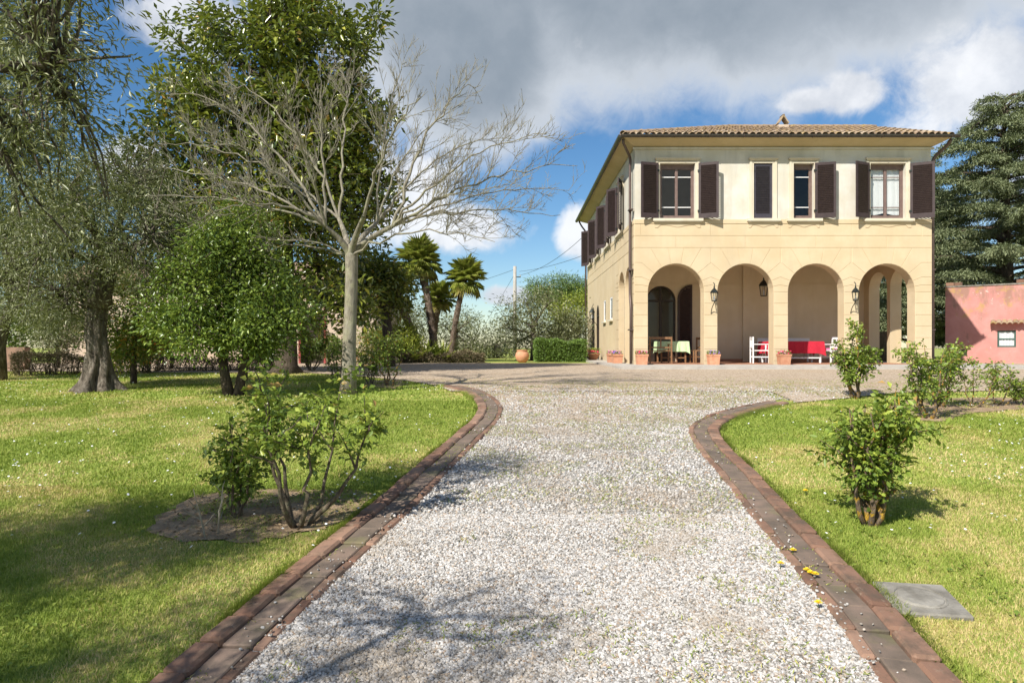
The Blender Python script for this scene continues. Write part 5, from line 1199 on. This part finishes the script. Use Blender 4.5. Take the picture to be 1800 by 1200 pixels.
dr_ = MB().box(9.3, 10.2, .12, .17, -.19, 2.1).build('door', M_DARKWOOD, hs_); MB().box(9.42, 9.46, .08, .12, .9, 1.05).build('handle', M_IRON, dr_)
for u in (9.22, 10.2): MB().box(u, u+.08, -.03, .1, -.19, 2.18).build('door_post', simple('red_post_paint', (.28, .05, .05), (.34, .07, .06), 8, .7, .1), hs_)
for a_, c_ in ((3.5, 4.6), (6.3, 7.4)):
    f = MB(); f.box(a_, a_+.07, .1, .16, .9, 2.0); f.box(c_-.07, c_, .1, .16, .9, 2.0); f.box(a_+.07, c_-.07, .1, .16, .9, .97); f.box(a_+.07, c_-.07, .1, .16, 1.93, 2.0); f.box((a_+c_)/2-.03, (a_+c_)/2+.03, .1, .16, .97, 1.93); w_ = f.build('window', M_FRAME, hs_)
    MB().box(a_+.07, c_-.07, .125, .13, .97, 1.93).build('pane', M_GLASS, w_)
tag(MB().box(-17.6, -14.0, 19.6, 19.85, -.1, .62).build('low_wall', M_BRICK), 'low reddish brick wall behind the brown clipped hedge', 'wall')

# ------------------------------------------------------------------ lawn blades, daisies, pebbles
def in_poly(x, y, poly):
    c = np.zeros(len(x), bool); n = len(poly)
    for i in range(n):
        (x0, y0), (x1, y1) = poly[i], poly[(i+1) % n]
        c ^= ((y0 > y) != (y1 > y)) & (x < (x1-x0)*(y-y0)/(y1-y0+1e-12)+x0)
    return c
drive_poly = dlo+[(-1.1, 12.6), (4.6, 12.6)]+dro[::-1]
fore_poly = [(v.co.x, v.co.y) for v in []]
fpoly = [(p.x, p.y) for p in fl[::-1]]+[(-1.1, 12.2), (4.6, 12.2)]+[(p.x, p.y) for p in fr]+[(24, fr[-1].y), (24, 27), (-24, 27.5), (-24, 20.5), (-9, 18.2)]
beds = [[tuple(gp(*p)[:2]) for p in q] for q in (((262, 935), (300, 890), (360, 868), (500, 862), (620, 862), (650, 872), (600, 915), (560, 935), (470, 950), (350, 955)), ((1560, 716), (1590, 704), (1690, 700), (1830, 700), (1830, 716), (1700, 728), (1650, 742), (1590, 738)))]
def on_lawn(x, y, bed=True):
    k = ~in_poly(x, y, drive_poly) & ~in_poly(x, y, fpoly)
    if bed:
        for q in beds: k &= ~(in_poly(x, y, q) & (vnoise(x, y, .16, 55)*.6+vnoise(x, y, .5, 56)*.4 < .57))
    return k
def vnoise(x, y, s, seed):
    rg = np.random.default_rng(seed); G = rg.uniform(0, 1, (64, 64)); u, v = x/s+100, y/s+100; i, j = np.floor(u).astype(int), np.floor(v).astype(int); f, g = u-i, v-j; f = f*f*(3-2*f); g = g*g*(3-2*g)
    a = G[i % 64, j % 64]*(1-f)+G[(i+1) % 64, j % 64]*f; b_ = G[i % 64, (j+1) % 64]*(1-f)+G[(i+1) % 64, (j+1) % 64]*f; return a*(1-g)+b_*g
def scatter(n, ymin, ymax):
    y = np.sqrt(rng.uniform(ymin**2, ymax**2, n)); x = rng.uniform(-.80, .80, n)*y; return x, y
VV = []; TT = []
for n, ya, yb, hh, ww in ((380000, 2.6, 6.2, .023, .0036), (300000, 5.8, 11, .026, .006), (140000, 10, 19, .03, .011)):
    x, y = scatter(n, ya, yb); k = on_lawn(x, y); x, y = x[k], y[k]
    pn = vnoise(x, y, .9, 1)*.55+vnoise(x, y, .3, 2)*.3+vnoise(x, y, .1, 3)*.15
    keep = rng.random(len(x)) < np.clip(1.35-pn*.9, .3, 1); x, y, pn = x[keep], y[keep], pn[keep]; m_ = len(x)
    z = gz(y); h = hh*rng.uniform(.45, 1.35, m_)*(1.25-.6*pn); a = rng.uniform(0, 6.28, m_); ln = rng.uniform(.2, 1.1, m_)*h; w_ = ww*rng.uniform(.7, 1.3, m_)
    a2 = a+1.57+rng.normal(0, .5, m_); V = np.empty((m_, 3, 3)); V[:, 0] = np.stack([x-np.cos(a2)*w_, y-np.sin(a2)*w_, z-.003], 1); V[:, 1] = np.stack([x+np.cos(a2)*w_, y+np.sin(a2)*w_, z-.003], 1); V[:, 2] = np.stack([x+np.cos(a)*ln, y+np.sin(a)*ln, z+h], 1)
    dry = np.clip((pn-.40)*3.0, 0, .85); VV.append(V.reshape(-1, 3)); TT.append(np.repeat(np.clip(rng.beta(2, 2.6, m_)*.75+dry*rng.uniform(.3, 1.1, m_), 0, 1), 3))
for line, sd_ in ((cl, 1), (cr, -1)):
    q = line[(line[:, 1] > 2.6)]; m_ = 15000; i = rng.integers(0, len(q)-1, m_); t_ = unit(q[i+1]-q[i]); nn_ = np.stack([t_[:, 1], -t_[:, 0]], 1)*sd_
    cl_ = vnoise(q[i, 0], q[i, 1], .35, 91); kk = rng.random(m_) < np.clip(cl_*1.5-.25, .05, 1); i, t_, nn_, cl_ = i[kk], t_[kk], nn_[kk], cl_[kk]; m_ = len(i)
    p2 = q[i]+t_*rng.uniform(0, .05, m_)[:, None]-nn_*rng.uniform(-.01, .07, m_)[:, None]; h = (.03+.035*cl_)*rng.uniform(.5, 1.3, m_); z = gz(p2[:, 1]); ln = h[:, None]*(nn_*rng.uniform(0, 1.3, m_)[:, None]+rng.normal(0, .4, (m_, 2))); w_ = np.stack([t_[:, 0], t_[:, 1]], 1)*.0036
    V = np.empty((m_, 3, 3)); V[:, 0] = np.column_stack([p2-w_, z]); V[:, 1] = np.column_stack([p2+w_, z]); V[:, 2] = np.column_stack([p2+ln, z+h]); VV.append(V.reshape(-1, 3)); TT.append(np.repeat(np.clip(rng.beta(2, 2.4, m_)*.9, 0, 1), 3))
V = np.concatenate(VV); o = link('grass', tri_mesh('grass', V, np.arange(len(V)).reshape(-1, 3), np.concatenate(TT)), M_BLADE); tag(o, 'short mown lawn grass with dry yellow patches', 'grass', kind='stuff')
# weeds: broad leaved clumps and sprigs on the gravel edges
x, y = scatter(9000, 2.8, 12); k = on_lawn(x, y) & (vnoise(x, y, .5, 9) > .6); x, y = x[k], y[k]; m_ = len(x); a = rng.uniform(0, 6.28, m_)
o = link('clover', leaf_mesh('clover', np.stack([x, y, gz(y)+.02], 1), np.stack([np.cos(a), np.sin(a), rng.uniform(.1, .6, m_)], 1), unit(rng.normal(0, .3, (m_, 3))+[0, 0, 1]), .035, .022, rng.uniform(.2, .8, m_)), L_ROSE); tag(o, 'low clover and weeds growing through the lawn', 'weeds', kind='stuff')
x, y = scatter(150000, 2.8, 16); k = (in_poly(x, y, drive_poly) | in_poly(x, y, fpoly)) & (rng.random(len(x)) < np.clip((16-y)/4.5, 0, 1)) & (vnoise(x, y, .45, 21)*.6+vnoise(x, y, .15, 22)*.4 > .60-.018*np.clip(y-4, 0, 6)); x, y = x[k], y[k]; m_ = len(x); a = rng.uniform(0, 6.28, m_)
o = link('gravel_weeds', leaf_mesh('gravel_weeds', np.stack([x, y, gz(y)+.018], 1), np.stack([np.cos(a), np.sin(a), rng.uniform(.3, 1.4, m_)], 1), unit(rng.normal(0, .3, (m_, 3))+[0, 0, 1]), .032, .006, rng.uniform(.1, .95, m_)), M_BLADE); tag(o, 'sparse weeds sprouting through the gravel drive', 'weeds', kind='stuff')
# daisies
def flowers(name, label, x, y, r, m, hgt):
    n = len(x); k = 6; V = np.empty((n, k+1, 3)); z = gz(y)+hgt*rng.uniform(.7, 1.3, n); tl = rng.normal(0, .3, (n, 2)); V[:, 0] = np.stack([x, y, z+.004], 1)
    for j in range(k):
        c, s = math.cos(j*2*math.pi/k), math.sin(j*2*math.pi/k); V[:, j+1] = np.stack([x+r*c, y+r*s, z+r*(c*tl[:, 0]+s*tl[:, 1])], 1)
    Fc = (np.arange(n)[:, None, None]*(k+1)+np.array([[0, 1+j, 1+(j+1) % k] for j in range(k)])[None]).reshape(-1, 3); o = link(name, tri_mesh(name, V.reshape(-1, 3), Fc), m); tag(o, label, 'flowers', kind='stuff')
x, y = scatter(9000, 4.5, 17); k = on_lawn(x, y) & (rng.random(len(x)) < np.clip((vnoise(x, y, 1.3, 31)-.35)*1.2, .02, 1)*np.clip(y/12, .1, 1)); flowers('daisies', 'small white daisies scattered over the lawn', x[k], y[k], .0105, M_PETAL_W, .045)
for k, (px, py) in enumerate(((1424, 1020), (1432, 1023), (1417, 1016), (1393, 980), (1371, 1003), (1415, 872), (1437, 1075))):
    p = gp(px, py); e = empty('dandelion', p, 'yellow dandelion flowering along the brick kerb', 'dandelion', 'dandelions along the brick kerb'); MB().tube([(0, 0, -.01), (.004, 0, .05)], .0022, 5).build('stem', L_ROSE, e); f = MB()
    for ring in range(3):
        for q in range(12):
            a = q*.5236+ring*.26; r_ = .021-.006*ring; f.add([(.004, 0, .05), (.004+r_*math.cos(a-.2), r_*math.sin(a-.2), .055+.005*ring), (.004+r_*1.15*math.cos(a), r_*1.15*math.sin(a), .057+.005*ring), (.004+r_*math.cos(a+.2), r_*math.sin(a+.2), .055+.005*ring)], [(0, 1, 2, 3)])
    f.build('flower_head', M_PETAL_Y, e)
# fallen leaves and clods on the beds
n = 900; x = rng.uniform(-3.2, -.9, n); y = rng.uniform(4.4, 6.2, n); k = in_poly(x, y, beds[0]); x, y = x[k], y[k]; n = len(x); a = rng.uniform(0, 6.28, n)
o = link('leaf_litter', leaf_mesh('leaf_litter', np.stack([x, y, gz(y)+.02], 1), np.stack([np.cos(a), np.sin(a), rng.normal(0, .2, n)], 1), unit(rng.normal(0, .4, (n, 3))+[0, 0, 1]), .04, .02, rng.random(n)), M_LITTER); tag(o, 'dry fallen leaves on the soil bed under the rose bushes', 'leaf litter', kind='stuff')
# loose pebbles: points carrying an instanced stone
def pebbles():
    P = []; Sc = []
    for n, ya, yb, r_ in ((105000, 2.6, 5.4, .0080), (120000, 5.2, 13.5, .0102)):
        x, y = scatter(n*2, ya, yb); k = in_poly(x, y, drive_poly) | (in_poly(x, y, fpoly) & (np.abs(x-1.7) < 4.5))
        k &= rng.random(len(x)) < np.clip((13.5-y)/6, 0, 1)*np.clip(1.5-1.2*vnoise(x, y, .7, 77), .25, 1)
        x, y = x[k], y[k]
        # keep clear of the kerb bricks
        d = np.minimum.reduce([np.hypot(x-q[0], y-q[1]) for q in np.concatenate([cl[::3], cr[::3]])]); kk = d > .36; x, y = x[kk], y[kk]
        sx, sy = scatter(n//3, ya, yb); kk = in_poly(sx, sy, drive_poly); sx, sy = sx[kk], sy[kk]; d = np.minimum.reduce([np.hypot(sx-q[0], sy-q[1]) for q in np.concatenate([cl[::3], cr[::3]])]); kk = (d > .17) & (d < .37) & (rng.random(len(sx)) < .13*np.clip((d-.14)/.2, 0, 1)); sx, sy = sx[kk], sy[kk]; P.append(np.stack([sx, sy, gz(sy)+.040], 1)); Sc.append(r_*rng.uniform(.5, 1.1, len(sx)))
        P.append(np.stack([x, y, gz(y)+np.where(y > 12.0, .020, .012)+r_*.3], 1)); Sc.append(r_*rng.uniform(.6, 1.35, len(x)))
    P = np.concatenate(P); Sc = np.concatenate(Sc); n = len(P)
    me = bpy.data.meshes.new('pebbles'); me.vertices.add(n); me.vertices.foreach_set('co', P.astype(np.float32).ravel())
    for nm, arr, tp in (('psize', np.stack([Sc*rng.uniform(.8, 1.4, n), Sc, Sc*rng.uniform(.55, .8, n)], 1), 'FLOAT_VECTOR'), ('prot', rng.uniform(0, 6.28, (n, 3))*np.array([.12, .12, 1]), 'FLOAT_VECTOR')):
        a = me.attributes.new(nm, tp, 'POINT'); a.data.foreach_set('vector', arr.astype(np.float32).ravel())
    o = link('pebbles', me, M_PEB); tag(o, 'loose white and grey pebbles covering the drive', 'pebbles', kind='stuff')
    g = bpy.data.node_groups.new('pebble_points', 'GeometryNodeTree'); g.interface.new_socket('Geometry', in_out='INPUT', socket_type='NodeSocketGeometry'); g.interface.new_socket('Geometry', in_out='OUTPUT', socket_type='NodeSocketGeometry')
    N = g.nodes; gi = N.new('NodeGroupInput'); go = N.new('NodeGroupOutput'); ico = N.new('GeometryNodeMeshIcoSphere'); ico.inputs['Radius'].default_value = 1; ico.inputs['Subdivisions'].default_value = 2
    sp = N.new('GeometryNodeSetPosition'); nz = N.new('ShaderNodeTexNoise'); nz.inputs['Scale'].default_value = 1.1; vm = N.new('ShaderNodeVectorMath'); vm.operation = 'SUBTRACT'; vm.inputs[1].default_value = (.5, .5, .5); vs_ = N.new('ShaderNodeVectorMath'); vs_.operation = 'SCALE'; vs_.inputs['Scale'].default_value = .9
    g.links.new(nz.outputs['Color'], vm.inputs[0]); g.links.new(vm.outputs[0], vs_.inputs[0]); g.links.new(vs_.outputs[0], sp.inputs['Offset']); g.links.new(ico.outputs['Mesh'], sp.inputs['Geometry'])
    sm = N.new('GeometryNodeSetMaterial'); sm.inputs['Material'].default_value = M_PEB; g.links.new(sp.outputs[0], sm.inputs[0])
    ip = N.new('GeometryNodeInstanceOnPoints'); g.links.new(gi.outputs[0], ip.inputs['Points']); g.links.new(sm.outputs[0], ip.inputs['Instance'])
    for nm, s_ in (('psize', 'Scale'), ('prot', 'Rotation')):
        na = N.new('GeometryNodeInputNamedAttribute'); na.data_type = 'FLOAT_VECTOR'; na.inputs['Name'].default_value = nm; g.links.new(na.outputs[0], ip.inputs[s_])
    g.links.new(ip.outputs[0], go.inputs[0]); md = o.modifiers.new('pebbles', 'NODES'); md.node_group = g
pebbles()
